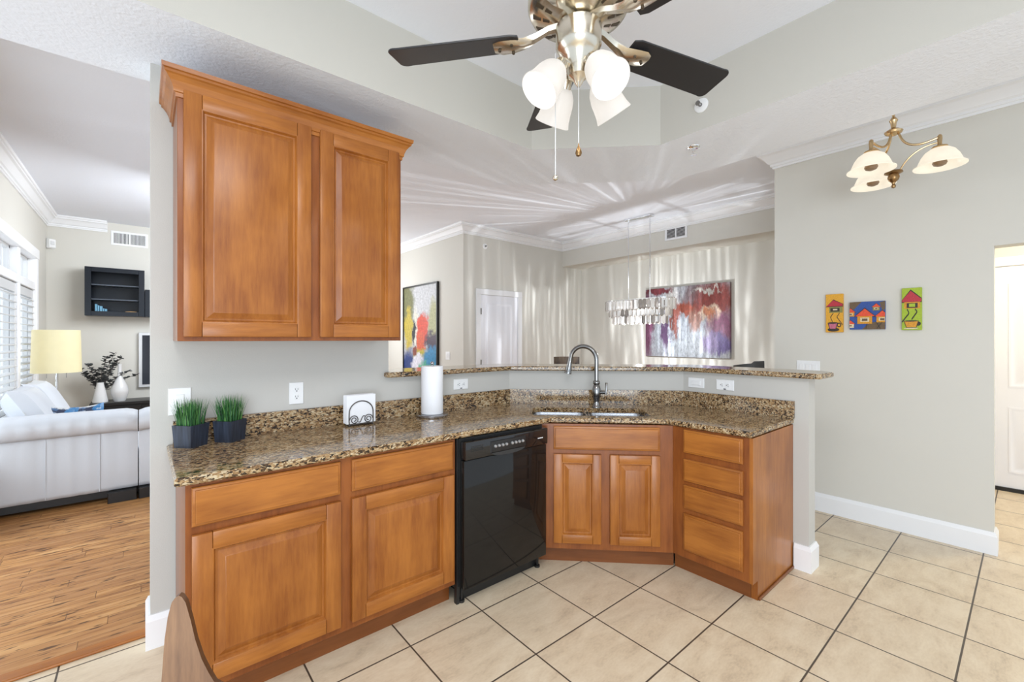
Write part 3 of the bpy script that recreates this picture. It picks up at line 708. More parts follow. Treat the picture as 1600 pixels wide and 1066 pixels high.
# ================================================================== BRASS CHANDELIER
def brass_chandelier():
    BX, BY = 3.55, .55
    t = thing('chandelier', 'small brass chandelier with three alabaster glass bells near the hall opening', 'chandelier', (BX, BY, 0))
    obj('canopy', MB().lathe([(.005, ZC - .045), (.03, ZC - .04), (.06, ZC - .015), (.062, ZC)], seg=24), 'brass', t)
    ch = MB()
    for k in range(9):
        z = 2.79 + k * .023; rot = Matrix.Rotation(R(90 * (k % 2)), 4, 'Z')
        ch.xf = rot; ch.tube([(.008 * cos(q), 0, z + .015 * sin(q)) for q in [2 * pi * j / 12 for j in range(13)]], .002, 6, cap=False)
    obj('chain', ch, 'brass', t)
    obj('hub', MB().lathe([(.003, 2.80), (.010, 2.785), (.006, 2.770), (.016, 2.755), (.022, 2.745), (.015, 2.728), (.012, 2.70), (.030, 2.688), (.046, 2.676), (.040, 2.664), (.016, 2.652), (.004, 2.648)], seg=24), 'brass', t)
    obj('finial', MB().lathe([(.003, 2.445), (.012, 2.440), (.044, 2.428), (.046, 2.420), (.026, 2.410), (.030, 2.392), (.024, 2.375), (.010, 2.362), (.007, 2.35), (.012, 2.342), (.010, 2.330), (.001, 2.326)], seg=24), 'brass_dark', t)
    for q in (-120, 0, 120):
        rm = Matrix.Rotation(R(-81 + q), 4, 'Z')
        a = MB(); a.xf = rm
        a.tube(bez((.022, 0, 2.67), (.045, 0, 2.555), (.11, 0, 2.55), (.202, 0, 2.582)), .0065, 10)
        a.tube(bez((.202, 0, 2.55), (.12, 0, 2.555), (.06, 0, 2.50), (.03, 0, 2.43)), .0045, 10)
        ao = obj('arm', a, 'brass', t)
        c = MB(); c.xf = rm; c.lathe([(.006, 2.596), (.011, 2.589), (.012, 2.574), (.010, 2.544), (.012, 2.536), (.035, 2.526), (.038, 2.519), (.02, 2.514)], (.205, 0, 0), 18); obj('fitter', c, 'brass', ao)
        s = MB(); s.xf = rm
        pr = [(.026, 2.518), (.044, 2.512), (.066, 2.496), (.084, 2.469), (.094, 2.444), (.100, 2.428), (.112, 2.417), (.119, 2.413)]
        s.lathe(pr + [(.119, 2.409)] + [(r - .004, z - .004) for r, z in reversed(pr)], (.205, 0, 0), 32, cap=False)
        so = obj('lamp_shade', s, 'bell_shade', t, sharp=60)
        b = MB(); b.xf = rm; b.lathe([(.012, 2.504), (.016, 2.474), (.030, 2.444), (.034, 2.429), (.028, 2.417), (.012, 2.410), (.001, 2.409)], (.205, 0, 0), 18); obj('bulb', b, 'bulb_dim', so)
brass_chandelier()

# ================================================================== CRYSTAL CHANDELIER over the dining area
def crystal_chandelier():
    t = thing('crystal_chandelier', 'oblong tiered crystal chandelier on two chrome rods over the dining area', 'chandelier', (5.06, 3.375, 0))
    obj('canopy', MB().box(-.055, -.20, ZC - .028, .055, .20, ZC, .006, 2), 'chrome', t)
    for y in (-.165, .165): obj('rod', MB().tube([(0, y, 1.90), (0, y, ZC - .02)], .006, 10).lathe([(.012, 1.93), (.016, 1.915), (.01, 1.90)], (0, y, 0), 12), 'chrome', t)
    def stad(hl, r, n):
        per = 4 * (hl - r) + 2 * pi * r; out = []
        for k in range(n):
            s = per * k / n; a = 2 * (hl - r)
            if s < a: out.append((r, -(hl - r) + s, 0.))
            elif s < a + pi * r: q = (s - a) / r; out.append((r * cos(q), (hl - r) + r * sin(q), q))
            elif s < 2 * a + pi * r: out.append((-r, (hl - r) - (s - a - pi * r), pi))
            else: q = (s - 2 * a - pi * r) / r + pi; out.append((r * cos(q), -(hl - r) + r * sin(q), q))
        return out
    fr = MB()
    tiers = ((.505, .155, 1.905, .145, 40), (.455, .125, 1.80, .125, 33), (.40, .095, 1.705, .125, 27))
    for hl, r, z, h, n in tiers:
        p = stad(hl - .012, r - .012, 40); fr.loft([[(x + (.006 * cos(q)) * s, y + (.006 * sin(q)) * s, z + dz) for x, y, q in p] for s, dz in ((1, 0), (1, .014), (-1, .014), (-1, 0), (1, 0))], cap0=False, cap1=False)
    for y in (-.165, .165): fr.box(-.14, y - .006, 1.905, .14, y + .006, 1.917); fr.box(-.006, y - .006, 1.70, .006, y + .006, 1.905)
    fr.box(-.006, -.49, 1.905, .006, .49, 1.917)
    obj('frame', fr, 'chrome', t)
    # one prism shape, copied
    c = MB(); c.rects([(-.008, -.004, .008, 0, 0)])
    c = MB(); w = .019
    c.loft([[(x * s, y * s, z) for x, y in ((.009, -w), (.012, 0), (.009, w), (-.004, w), (-.006, 0), (-.004, -w))] for s, z in ((.35, 0), (1, -.012), (1, -.118), (.25, -.14))])
    c0 = obj('crystal', c, 'crystal', t, sharp=5); first = True
    for hl, r, z, h, n in tiers:
        for x, y, q in stad(hl, r, n):
            o = c0 if first else c0.copy()
            if not first: COL.objects.link(o); o.parent = t
            first = False
            o.location = (x, y, z + .004); o.rotation_euler = (0, 0, q)
            o.scale = (1, 1.18 if (x * 7 + y * 31) % 1 > .3 else 1.3, h / .14 * (1 if (y * 53) % 1 > .4 else .93))
    for y in (-.30, -.1, .1, .30):
        obj('bulb', MB().ball((0, y, 1.82), .018, 12, 1.5), 'bulb', t)
    # added lamp below the fixture; noise in its strength imitates streaks from the crystals
    l = bpy.data.lights.new('crystal_streak_lamp', 'POINT'); l.energy = 42; l.specular_factor = .15; l.color = (.90, .95, 1); l.shadow_soft_size = .02
    l.use_nodes = True; nt = l.node_tree; em = nt.nodes['Emission']
    tc = N(nt, 'ShaderNodeTexCoord'); sp = N(nt, 'ShaderNodeSeparateXYZ'); L(nt, tc.outputs['Normal'], sp.inputs[0])
    az = mth(nt, 'ARCTAN2', sp.outputs[1], sp.outputs[0])
    cb = N(nt, 'ShaderNodeCombineXYZ'); L(nt, mth(nt, 'MULTIPLY', az, 21.), cb.inputs[0]); L(nt, mth(nt, 'MULTIPLY', sp.outputs[2], 1.1), cb.inputs[1])
    nz = N(nt, 'ShaderNodeTexNoise', i_Scale=1., i_Detail=3., i_Roughness=.6); L(nt, cb.outputs[0], nz.inputs['Vector'])
    rp = ramp(nt, [(.44, (.45, .45, .45)), (.56, (.8, .8, .8)), (.68, (2.7, 2.7, 2.7))]); L(nt, nz.outputs['Fac'], rp.inputs[0])
    L(nt, rp.outputs[0], em.inputs['Strength'])
    o = bpy.data.objects.new('crystal_streak_lamp', l); COL.objects.link(o); o.location = (5.06, 3.375, 1.42)
crystal_chandelier()

# ================================================================== COUNTER OBJECTS
def grass_pot(x, y, rz, label, seed):
    rnd = random.Random(seed)
    t = thing('potted_grass', label, 'plant', (x, y, CT), rz, 'potted grass on the counter')
    p = MB(); p.loft([[(sx * w, sy * w, z) for sx, sy in ((-1, -1), (1, -1), (1, 1), (-1, 1))] for w, z in ((.043, 0), (.049, .1), (.044, .1), (.043, .085))])
    obj('pot', p, M['slate'], t, sharp=20)
    obj('soil', MB().box(-.042, -.042, .08, .042, .042, .088), 'twig', t)
    g = MB()
    for i in range(330):
        x0, y0 = rnd.uniform(-.038, .038), rnd.uniform(-.038, .038); a = rnd.uniform(0, 2 * pi)
        le = rnd.uniform(0, .03) ** 1; h = rnd.uniform(.085, .135); w = rnd.uniform(.0011, .0019)
        dx, dy = cos(a), sin(a); px, py = -dy * w, dx * w
        ox, oy = x0 * .35, y0 * .35
        g.mi = rnd.choice((0, 0, 1, 2))
        pts = [Vector((x0 + (ox + dx * le) * (s ** 1.6), y0 + (oy + dy * le) * (s ** 1.6), .086 + h * s)) for s in (0, .35, .7, 1)]
        wd = (1, .95, .7, .1)
        q = [(g.v(p + Vector((px, py, 0)) * k), g.v(p - Vector((px, py, 0)) * k)) for p, k in zip(pts, wd)]
        for u, v in zip(q[:-1], q[1:]): g._f([u[0], u[1], v[1], v[0]])
    o = obj('grass', g, ['grass_a', 'grass_b', 'grass_c'], t); o['kind'] = 'stuff'
m, nt, b = new_mat('blue_black_slate')
tc = N(nt, 'ShaderNodeTexCoord'); mp = N(nt, 'ShaderNodeMapping'); mp.inputs['Scale'].default_value = (60, 60, 5); L(nt, tc.outputs['Object'], mp.inputs['Vector'])
nz = N(nt, 'ShaderNodeTexNoise', i_Scale=1.5, i_Detail=5.); L(nt, mp.outputs[0], nz.inputs['Vector'])
rp = ramp(nt, [(.3, (.008, .010, .018)), (.7, (.032, .043, .07))]); L(nt, nz.outputs['Fac'], rp.inputs[0]); L(nt, rp.outputs[0], b.inputs['Base Color']); b.inputs['Roughness'].default_value = .55
M['slate'] = m
M['grass_a'] = plain('grass_green', (.035, .15, .035), .5); M['grass_b'] = plain('grass_deep_green', (.02, .09, .03), .5); M['grass_c'] = plain('grass_bright_green', (.10, .26, .06), .5)
grass_pot(.166, 2.458, R(40), 'left of the two square blue-black pots of green grass, near the wall switch', 3)
grass_pot(.318, 2.470, R(42), 'right of the two square blue-black pots of green grass', 5)

t = thing('napkin_holder', 'dark scrolled wire napkin holder on the granite counter', 'napkin holder', (.94, 2.462, CT))
def wire_side(y):
    w = MB(); r = .0032
    w.tube([(.068 * cos(a), y, .075 + .062 * sin(a)) for a in [pi * k / 20 for k in range(21)]], r, 8)
    for s in (-1, 1):
        w.tube([(s * .068, y, .075), (s * .069, y, .03), (s * .066, y, .0)], r, 8)
        sp = []
        for k in range(34):
            a = k / 33 * 3.6 * pi; rr = .026 - .0055 * a / pi
            sp.append((s * (.040 + rr * cos(a)), y, .034 + rr * sin(a)))
        w.tube(sp, .0026, 6)
    w.tube(bez((-.017, y, .022), (.0, y, .004), (.0, y, .064), (.020, y, .050)), .0026, 6)
    return w
for y in (-.03, .03): obj('wire_scroll', wire_side(y), 'wire', t)
bw = MB()
for s in (-.066, .066): bw.tube([(s, -.034, .004), (s, .034, .004)], .0032, 8)
for s in (-.03, .03): bw.tube([(-.066, s, .008), (.066, s, .008)], .003, 8)
obj('base_wire', bw, 'wire', t)
nk = MB()
for i in range(9):
    y = -.024 + i * .006; dz = random.uniform(-.003, .003)
    nk.box(-.081 + random.uniform(-.003, .002), y - .0027, .012, .081 + random.uniform(-.002, .003), y + .0027, .172 + dz, .0015)
tag(obj('napkin_stack', nk, 'napkin', loc=(.942, 2.462, CT)), 'white paper napkins standing in the wire holder', 'napkins')['kind'] = 'stuff'

TX, TY = 1.388, 2.425
t = thing('paper_towel_holder', 'brushed steel paper towel holder base on the granite counter', 'paper towel holder', (TX, TY, CT))
obj('base', MB().lathe([(0, 0), (.098, 0), (.100, .004), (.100, .014), (.096, .018), (.0, .018)], seg=40), 'steel', t, sharp=40)
obj('rod', MB().tube([(0, 0, .016), (0, 0, .325)], .006, 12).ball((0, 0, .333), .012), 'steel', t)
tag(obj('paper_towel_roll', MB().loft([[(r * cos(2 * pi * k / 40), r * sin(2 * pi * k / 40), z) for k in range(40)] for r, z in ((.0195, .02), (.066, .02), (.068, .024), (.068, .312), (.066, .316), (.0195, .316), (.0195, .02))], cap0=False, cap1=False), 'paper', loc=(TX, TY, CT)), 'white paper towel roll on the steel holder', 'paper towels')

# ================================================================== OUTLETS AND SWITCHES
def plate(name, label, cat, loc, rz, w, h, kind, horiz=False, n=1):
    t = thing(name, label, cat, loc, rz)
    p = MB(); p.rects([(-w / 2, -h / 2, w / 2, h / 2, 0), (-w / 2, -h / 2, w / 2, h / 2, -.003), (-w / 2 + .003, -h / 2 + .003, w / 2 - .003, h / 2 - .003, -.006)])
    obj('faceplate', p, 'white_plastic', t)
    if kind == 'outlet':
        for s in (-1, 1):
            cx, cz = ((s * .0195, 0) if horiz else (0, s * .0195))
            r = MB(); r.lathe([(.0, .0085), (.0145, .0085), (.016, .006), (.016, .004)], (cx, 0, cz), 20, Matrix.Rotation(R(90), 3, 'X')); ro = obj('receptacle', r, 'white_plastic', t)
            sl = MB()
            for a, b, ww, hh in ((-.006, .003, .0012, .0045), (.006, .003, .0012, .0038), (0, -.007, .0026, .0026)):
                if horiz: a, b, ww, hh = b, a, hh, ww
                sl.box(cx + a - ww, -.0092, cz + b - hh, cx + a + ww, -.0084, cz + b + hh)
            obj('slot', sl, 'dark_slot', ro)
        if horiz and n == 2: obj('test_button', MB().box(-.007, -.009, -.030, .007, -.006, -.024), 'dark_slot', t)
    else:
        for i in range(n):
            cx = (i - (n - 1) / 2) * .046
            sw = MB(); a, b = (.033, .0165) if horiz else (.0165, .033)
            sw.rects([(cx - a, -b, cx + a, b, -.0058), (cx - a, -b, cx + a, b, -.008), (cx - a + .002, -b + .002, cx + a - .002, b - .002, -.0105)])
            obj('rocker', sw, 'white_plastic', t)
plate('wall_outlet', 'white upright duplex outlet over the left counter', 'outlet', (.633, YW - .0005, 1.101), 0, .072, .118, 'outlet')
plate('light_switch', 'white switch plate behind the left pot of grass', 'switch', (.131, YW - .0005, 1.103), 0, .086, .125, 'switch')
plate('wall_outlet', 'white sideways outlet just right of the paper towel roll', 'outlet', (1.69, YW - .0005, 1.079), 0, .118, .072, 'outlet', True, 2)
plate('light_switch', 'white sideways switch plate on the half wall right of the faucet', 'switch', (XW - .0005, 1.552, 1.079), R(-90), .118, .072, 'switch', True)
plate('wall_outlet', 'white sideways outlet on the half wall, right of the sideways switch', 'outlet', (XW - .0005, 1.348, 1.079), R(-90), .118, .072, 'outlet', True, 2)
plate('light_switch', 'white triple switch plate on the far wall above the bar end', 'switch', (XP - .0005, 1.188, 1.155), R(-90), .165, .118, 'switch', False, 3)
plate('thermostat_plate', 'small grey control plate beside the framed colourful painting', 'switch', (XA - .0005, 5.58, 1.143), R(-90), .115, .118, 'switch', False, 2)

# ================================================================== PICTURES
def clip_unit(pts):
    for ax, lim, sg in ((0, 1, 1), (0, -1, -1), (1, 1, 1), (1, -1, -1)):
        out = []
        for i in range(len(pts)):
            a, b = pts[i - 1], pts[i]; da, db = (lim - a[ax]) * sg, (lim - b[ax]) * sg
            if da * db < 0: t = da / (da - db); out.append((a[0] + (b[0] - a[0]) * t, a[1] + (b[1] - a[1]) * t))
            if db >= 0: out.append(b)
        pts = out
        if not pts: break
    return pts
def relief(mb, polys):
    """flat patches of paint, each a hair prouder than the one below; (u,v) in canvas units"""
    for i, (mi, pts) in enumerate(polys):
        mb.mi = mi; y = -.0006 - .00018 * i
        mb._f([mb.v((u, y, v)) for u, v in pts])
def stroke(p, q, w): 
    p, q = Vector(p), Vector(q); d = (q - p).normalized(); n = Vector((-d.y, d.x)) * w / 2
    return [tuple(p + n), tuple(p - n), tuple(q - n), tuple(q + n)]
def ell(cx, cy, a, b, n=16, a0=0, a1=2 * pi): return [(cx + a * cos(a0 + (a1 - a0) * k / n), cy + b * sin(a0 + (a1 - a0) * k / n)) for k in range(n if a1 - a0 > 6.28 else n + 1)]
def paint(name, c): return blob_mat(name, c, [], 30, .0, grit=.5)
PC = [paint('paint_ochre', (.85, .42, .03)), paint('paint_crimson', (.55, .03, .05)), paint('paint_ink', (.035, .025, .02)), paint('paint_moss', (.30, .27, .07)), paint('paint_rose', (.62, .16, .24)),
      paint('paint_cobalt', (.03, .09, .36)), paint('paint_vermilion', (.85, .09, .03)), paint('paint_umber', (.16, .10, .05)), paint('paint_lime', (.42, .56, .03)), paint('paint_amber', (.75, .33, .02)), paint('paint_cream', (.80, .68, .45))]
def canvas(name, label, loc, w, h, ground, polys, group):
    t = thing(name, label, 'picture', loc, R(-90), group)
    obj('canvas', MB().box(-w / 2, 0, -h / 2, w / 2, .022, h / 2, .002), PC[ground], t)
    polys = [(mi, clip_unit(pts)) for mi, pts in polys]
    mb = MB(); relief(mb, [(mi, [(u * w / 2, v * h / 2) for u, v in pts]) for mi, pts in polys if len(pts) > 2]); obj('painted_scene', mb, PC, t)
K = lambda a, b, w=.05: (2, stroke(a, b, w))
house = lambda x, y, s, wall: [(2, [(x - .62 * s, y - .04 * s), (x, y + .62 * s), (x + .62 * s, y - .04 * s)]), (6, [(x - .55 * s, y), (x, y + .55 * s), (x + .55 * s, y)]), (wall, [(x - .42 * s, y), (x - .42 * s, y - .55 * s), (x + .42 * s, y - .55 * s), (x + .42 * s, y)]), (10, [(x - .25 * s, y - .1 * s), (x - .25 * s, y - .4 * s), (x + .25 * s, y - .4 * s), (x + .25 * s, y - .1 * s)]), (7, [(x - .16 * s, y - .17 * s), (x - .16 * s, y - .35 * s), (x + .16 * s, y - .35 * s), (x + .16 * s, y - .17 * s)])]
canvas('small_picture', 'small upright yellow picture of a red roofed hut over a pink cup', (XP - .0235, 1.004, 1.597), .114, .302, 0,
       [(2, [(-1, .33), (-.1, .72), (1, .47), (1, .33)]), (1, [(-.95, .36), (-.1, .68), (.95, .46), (.95, .36)]), (3, [(-.6, .33), (-.6, .02), (.95, .02), (.95, .33)]), (2, [(-.45, .27), (-.45, .08), (.6, .08), (.6, .27)]), (10, [(-.15, .22), (-.15, .15), (.35, .15), (.35, .22)]),
        K((-.1, 0), (-.45, -.2)), K((-.45, -.2), (-.2, -.45)), K((.6, 0), (.3, -.2)), K((.3, -.2), (.95, -.62)),
        (2, ell(-.1, -.86, .68, .1)), (2, ell(.55, -.62, .25, .12)), (0, ell(.55, -.62, .14, .07)), (2, [(-.75, -.5), (-.55, -.84), (.2, -.84), (.42, -.5)]), (4, [(-.66, -.52), (-.48, -.81), (.15, -.81), (.34, -.52)]), (2, ell(-.17, -.51, .55, .045))], 'small coffee pictures')
canvas('small_picture', 'small wide blue picture of several red roofed huts, middle of the three', (XP - .0235, .80, 1.571), .212, .21, 5,
       [(7, [(-1, 1), (-.3, 1), (-.75, .45), (-1, .5)]), (7, [(1, 1), (.7, .9), (.85, .3), (1, .4)]), (7, [(-.3, -1), (.2, -.5), (1, -.45), (1, -1)])] + house(-.95, .25, .55, 9) + house(-.95, -.6, .5, 10) + house(.52, .58, .45, 3) + house(.85, -.1, .75, 9) + house(-.12, -.05, 1.0, 9) +
       [K((.5, -.45), (.75, -.95), .03), K((.85, -.5), (.55, -.95), .03), K((0, -.6), (-.05, -.95), .03)], 'small coffee pictures')
canvas('small_picture', 'small upright lime picture of a red roofed hut over an orange cup', (XP - .0235, .549, 1.607), .106, .30, 8,
       [(2, [(-1, .3), (-1, .42), (-.1, .93), (1, .5), (1, .3)]), (1, [(-.97, .34), (-.97, .42), (-.1, .86), (.97, .46), (.97, .34)]), (9, [(-.75, .33), (-.75, .02), (.85, .02), (.85, .33)]), (2, [(-.5, .28), (-.5, .05), (.6, .05), (.6, .28)]), (8, [(-.25, .25), (-.25, .1), (.35, .1), (.35, .25)]),
        K((-.45, 0), (-.25, -.2), .08), K((-.25, -.2), (-.97, -.62), .08), K((.35, 0), (.55, -.15), .08), K((.55, -.15), (.0, -.5), .08),
        (2, ell(.68, -.7, .24, .1)), (2, [(-.8, -.56), (-.55, -.88), (.5, -.88), (.72, -.56)]), (9, [(-.72, -.58), (-.5, -.86), (.45, -.86), (.64, -.58)]), (10, ell(-.05, -.92, .75, .03)), (2, ell(-.05, -.57, .68, .03))], 'small coffee pictures')

# framed colourful painting on the side wall: x runs away from the dining door corner
PW, PH = 1.10, 1.50
t = thing('framed_painting', 'tall colourful abstract painting in a thin black frame, left of the white door', 'picture', (XA - .03, 6.40, 1.50), R(-90))
pm = blob_mat('colour_splash_paint', (.55, .55, .55), [
    (.1, .55, .5, .3, (.62, .62, .64), .6), (-.45, .45, .25, .5, (.20, .20, .09), .5), (-.38, .05, .14, .35, (.55, .42, .06), .4), (.48, .2, .2, .3, (.45, .44, .22), .5),
    (-.12, .1, .07, .3, (.75, .72, .62), .4), (.10, .05, .2, .26, (.72, .07, .03), .3), (.05, -.2, .12, .2, (.70, .12, .05), .4), (.40, -.15, .22, .16, (.06, .03, .06), .4), (-.2, .0, .05, .2, (.02, .02, .03), .5),
    (-.35, -.6, .35, .3, (.03, .06, .22), .5), (.05, -.38, .28, .1, (.50, .42, .05), .5), (-.05, -.5, .22, .16, (.78, .76, .84), .35), (.38, -.42, .28, .18, (.04, .26, .50), .4), (.22, -.62, .26, .16, (.10, .42, .26), .4), (-.15, -.3, .1, .06, (.25, .06, .04), .5), (.48, -.68, .05, .08, (.02, .02, .02), .3)], 5, .42, grit=.55)
obj('canvas', MB().box(-PW / 2, 0, -PH / 2, PW / 2, .012, PH / 2), pm, t)
f = MB(); fw = .022
f.box(-PW / 2 - fw, -.015, -PH / 2 - fw, -PW / 2, .03, PH / 2 + fw).box(PW / 2, -.015, -PH / 2 - fw, PW / 2 + fw, .03, PH / 2 + fw).box(-PW / 2, -.015, PH / 2, PW / 2, .03, PH / 2 + fw).box(-PW / 2, -.015, -PH / 2 - fw, PW / 2, .03, -PH / 2)
obj('frame', f, 'black_matte', t)

# wide dining painting
PW, PH = 1.27, 1.02
pm = blob_mat('purple_rust_paint', (.42, .42, .45), [
    (.0, -.2, .5, .4, (.42, .45, .50), .7), (-.62, 0, .12, .6, (.16, .05, .10), .6), (-.30, -.15, .06, .3, (.14, .07, .16), .5), (-.2, .35, .12, .2, (.62, .60, .58), .5), (-.45, .47, .25, .06, (.18, .03, .04), .5),
    (.12, .35, .16, .2, (.20, .14, .15), .6), (.05, .18, .30, .09, (.30, .06, .03), .5), (-.15, .0, .05, .25, (.26, .07, .05), .5), (.15, .05, .1, .16, (.28, .12, .08), .5), (.45, .3, .3, .25, (.24, .04, .03), .6), (.38, .1, .14, .12, (.70, .52, .38), .4), (.35, .12, .06, .08, (.60, .22, .10), .4),
    (.52, -.1, .2, .22, (.22, .05, .12), .6), (.55, -.32, .16, .12, (.13, .08, .26), .6), (.35, -.3, .12, .14, (.26, .18, .38), .5), (.3, .42, .2, .03, (.55, .50, .45), .5), (.0, -.38, .3, .12, (.48, .51, .55), .5)], 6, .42, streak=(1.8, 1, .6), grit=.8)
t = thing('canvas_painting', 'wide purple, rust and white abstract canvas on the dining wall', 'picture', (XB - .0455, 3.20, 1.64), R(-90))
obj('canvas', MB().box(-PW / 2, 0, -PH / 2, PW / 2, .045, PH / 2, .003), pm, t)

# ================================================================== VENTS, SENSORS, SPRINKLERS
def vent(label, loc, rz, w, h, nsl, upright):
    t = thing('air_vent', label, 'vent', loc, rz)
    f = MB(); b = .028
    f.box(-w / 2, -.008, -h / 2, w / 2, 0, -h / 2 + b, .002).box(-w / 2, -.008, h / 2 - b, w / 2, 0, h / 2, .002).box(-w / 2, -.008, -h / 2 + b, -w / 2 + b, 0, h / 2 - b, .002).box(w / 2 - b, -.008, -h / 2 + b, w / 2, 0, h / 2 - b, .002).box(-.008, -.008, -h / 2 + b, .008, 0, h / 2 - b)
    obj('frame', f, 'trim', t)
    obj('duct', MB().box(-w / 2 + b, -.0015, -h / 2 + b, w / 2 - b, -.0005, h / 2 - b), 'dark_slot', t)
    for i in range(nsl):
        s = MB()
        if upright:
            x = -w / 2 + b + (w - 2 * b) * (i + .5) / nsl; s.xf = Matrix.Translation((x, -.004, 0)) @ Matrix.Rotation(R(35), 4, 'Z'); s.box(-.0035, -.001, -h / 2 + b, .0035, .001, h / 2 - b)
        else:
            z = -h / 2 + b + (h - 2 * b) * (i + .5) / nsl; s.xf = Matrix.Translation((0, -.004, z)) @ Matrix.Rotation(R(35), 4, 'X'); s.box(-w / 2 + b, -.005, -.001, w / 2 - b, .005, .001)
        obj('slat', s, 'white_plastic', t)
vent('white return air vent high on the living room end wall', (-.145, YL - .0005, 2.815), 0, .40, .20, 24, True)
vent('white supply vent on the dining bulkhead above the wide painting', (5.4865, 3.085, 2.835), R(-90), .32, .20, 9, False)

def sprinkler(label, loc, down=True):
    t = thing('fire_sprinkler', label, 'sprinkler', loc)
    rot = None if down else Matrix.Rotation(R(90), 3, 'Y')
    A = lambda pr: MB().lathe(pr, (0, 0, 0), 18, rot)
    if down:
        obj('escutcheon', A([(.0, -.008), (.022, -.009), (.038, -.004), (.040, 0)]), 'chrome', t)
        obj('head', A([(.010, -.008), (.008, -.03), (.004, -.034), (.004, -.05)]), 'chrome', t); obj('deflector', A([(.001, -.052), (.018, -.051), (.018, -.049), (.001, -.048)]), 'chrome', t)
    else:
        obj('escutcheon', A([(.0, -.010), (.022, -.012), (.040, -.005), (.043, 0)]), 'white_plastic', t)
        obj('head', A([(.012, -.01), (.010, -.026), (.004, -.03), (.004, -.042)]), 'pewter', t); obj('deflector', A([(.001, -.046), (.014, -.045), (.014, -.042), (.001, -.041)]), 'pewter', t)
sprinkler('chrome pendent sprinkler on the lowered kitchen ceiling', (2.735, 1.414, ZS))
sprinkler('white sidewall sprinkler on the tray face beside the right fan blade', (2.539, 1.266, 2.783), False)
s_ = thing('fire_sprinkler', 'small sidewall sprinkler high above the white dining door', 'sprinkler', (3.842, YD, 2.754), R(90))
obj('escutcheon', MB().lathe([(.0, -.008), (.022, -.010), (.040, -.004), (.043, 0)], (0, 0, 0), 16, Matrix.Rotation(R(90), 3, 'Y')), 'white_plastic', s_)
obj('head', MB().lathe([(.014, -.008), (.010, -.035), (.001, -.04)], (0, 0, 0), 12, Matrix.Rotation(R(90), 3, 'Y')), 'pewter', s_)
t = thing('motion_sensor', 'small white motion sensor in the living room corner', 'sensor', (-.94, YL - .005, 2.645), R(40))
obj('housing', MB().rects([(-.04, -.06, .04, .06, 0), (-.045, -.065, .045, .065, -.02), (-.035, -.05, .035, .055, -.05)]), 'white_plastic', t)
obj('lens', MB().rects([(-.026, -.02, .026, .035, -.046), (-.02, -.015, .02, .03, -.054)]), 'ceramic', t)

# ================================================================== LIVING ROOM
def pillow_mesh(w, d, h, n=12, puff=.5):
    mb = MB(); rings = []
    vs = {}
    for sgn in (1, -1):
        for i in range(n + 1):
            for j in range(n + 1):
                u, v = i / n * 2 - 1, j / n * 2 - 1
                e = ((1 - u ** 4) * (1 - v ** 4)) ** puff
                key = (i, j, sgn if 0 < i < n and 0 < j < n else 0)
                if key in vs: continue
                sq = 1 - .06 * (1 - abs(u)) * 0
                vs[key] = mb.v((u * w / 2 * (1 - .07 * (1 - v * v)) , v * d / 2 * (1 - .07 * (1 - u * u)), sgn * h / 2 * e if key[2] else 0))
    for sgn in (1, -1):
        for i in range(n):
            for j in range(n):
                q = [(i, j), (i + 1, j), (i + 1, j + 1), (i, j + 1)]
                fv = [vs[(a, b, sgn if 0 < a < n and 0 < b < n else 0)] for a, b in q]
                mb._f(fv if sgn > 0 else fv[::-1])
    return mb
def sofa():
    t = thing('sofa', 'white leather sectional sofa seen from behind in the living room', 'sofa', (0, 0, 0))
    def back_section(x0, x1):
        n = 24; mb = MB(); rings = []
        prof = [(5.10, .10), (5.055, .105), (5.045, .14), (5.04, .35), (5.05, .55), (5.055, .615), (5.02, .60), (4.985, .63), (4.965, .68), (4.975, .735), (5.02, .775), (5.09, .79), (5.17, .775), (5.22, .73), (5.235, .66), (5.26, .45), (5.26, .10)]
        for i in range(n + 1):
            x = x0 + (x1 - x0) * i / n; e = min(1, min(i, n - i) / 1.5)
            cy, cz = 5.12, .45
            k = .93 + .07 * e
            wob = .006 * sin(i * 1.9) + .004 * sin(i * 4.1)
            rings.append([(x, cy + (y - cy) * k + (wob if z > .6 else wob * .5), cz + (z - cz) * (k if z > .15 else 1) ) for y, z in prof])
        return mb.loft(rings)
    for a, b in ((-.905, -.035), (-.028, 1.0)):
        o = obj('backrest', back_section(a, b), 'leather', t, sharp=70)
        s = MB()
        for q in ((.36, .72) if a < -.5 else (.4, .8)):
            x = a + (b - a) * q; s.tube([(x, 5.046, .11), (x, 5.037, .25), (x, 5.036, .36), (x, 5.046, .55), (x, 5.052, .61)], .0035, 6)
        obj('seam', s, 'leather', o)
    obj('seat', MB().box(-.90, 5.26, .10, 1.0, 6.1, .42, .04, 3), 'leather', t)
    obj('seat', MB().box(-.93, 6.1, .10, -.05, 6.5, .42, .04, 3), 'leather', t)
    obj('underframe', MB().box(-.90, 5.12, .03, 1.0, 6.05, .10), 'espresso', t)
    for x in (-.13, .07): obj('foot', MB().box(x - .1, 5.0, 0, x + .09, 5.11, .095, .006), 'espresso', t)
    # side back along the window with two loose-looking cushions
    b = MB(); b.box(-.945, 5.28, .10, -.80, 6.5, .66, .05, 3); obj('side_rest', b, 'leather', t)
    for y, zc, rot in ((5.62, .73, 62), (6.18, .74, 64)):
        o = obj('back_cushion', pillow_mesh(.55, .62, .24), 'leather', t, loc=(-.72, y, zc), rot=(0, R(rot), 0))
        obj('piping', MB().tube([(.26 * cos(a) * (1 if abs(cos(a)) < .72 else 1), .30 * sin(a), 0) for a in [2 * pi * k / 40 for k in range(41)]], .004, 6), 'silver', o)
sofa()
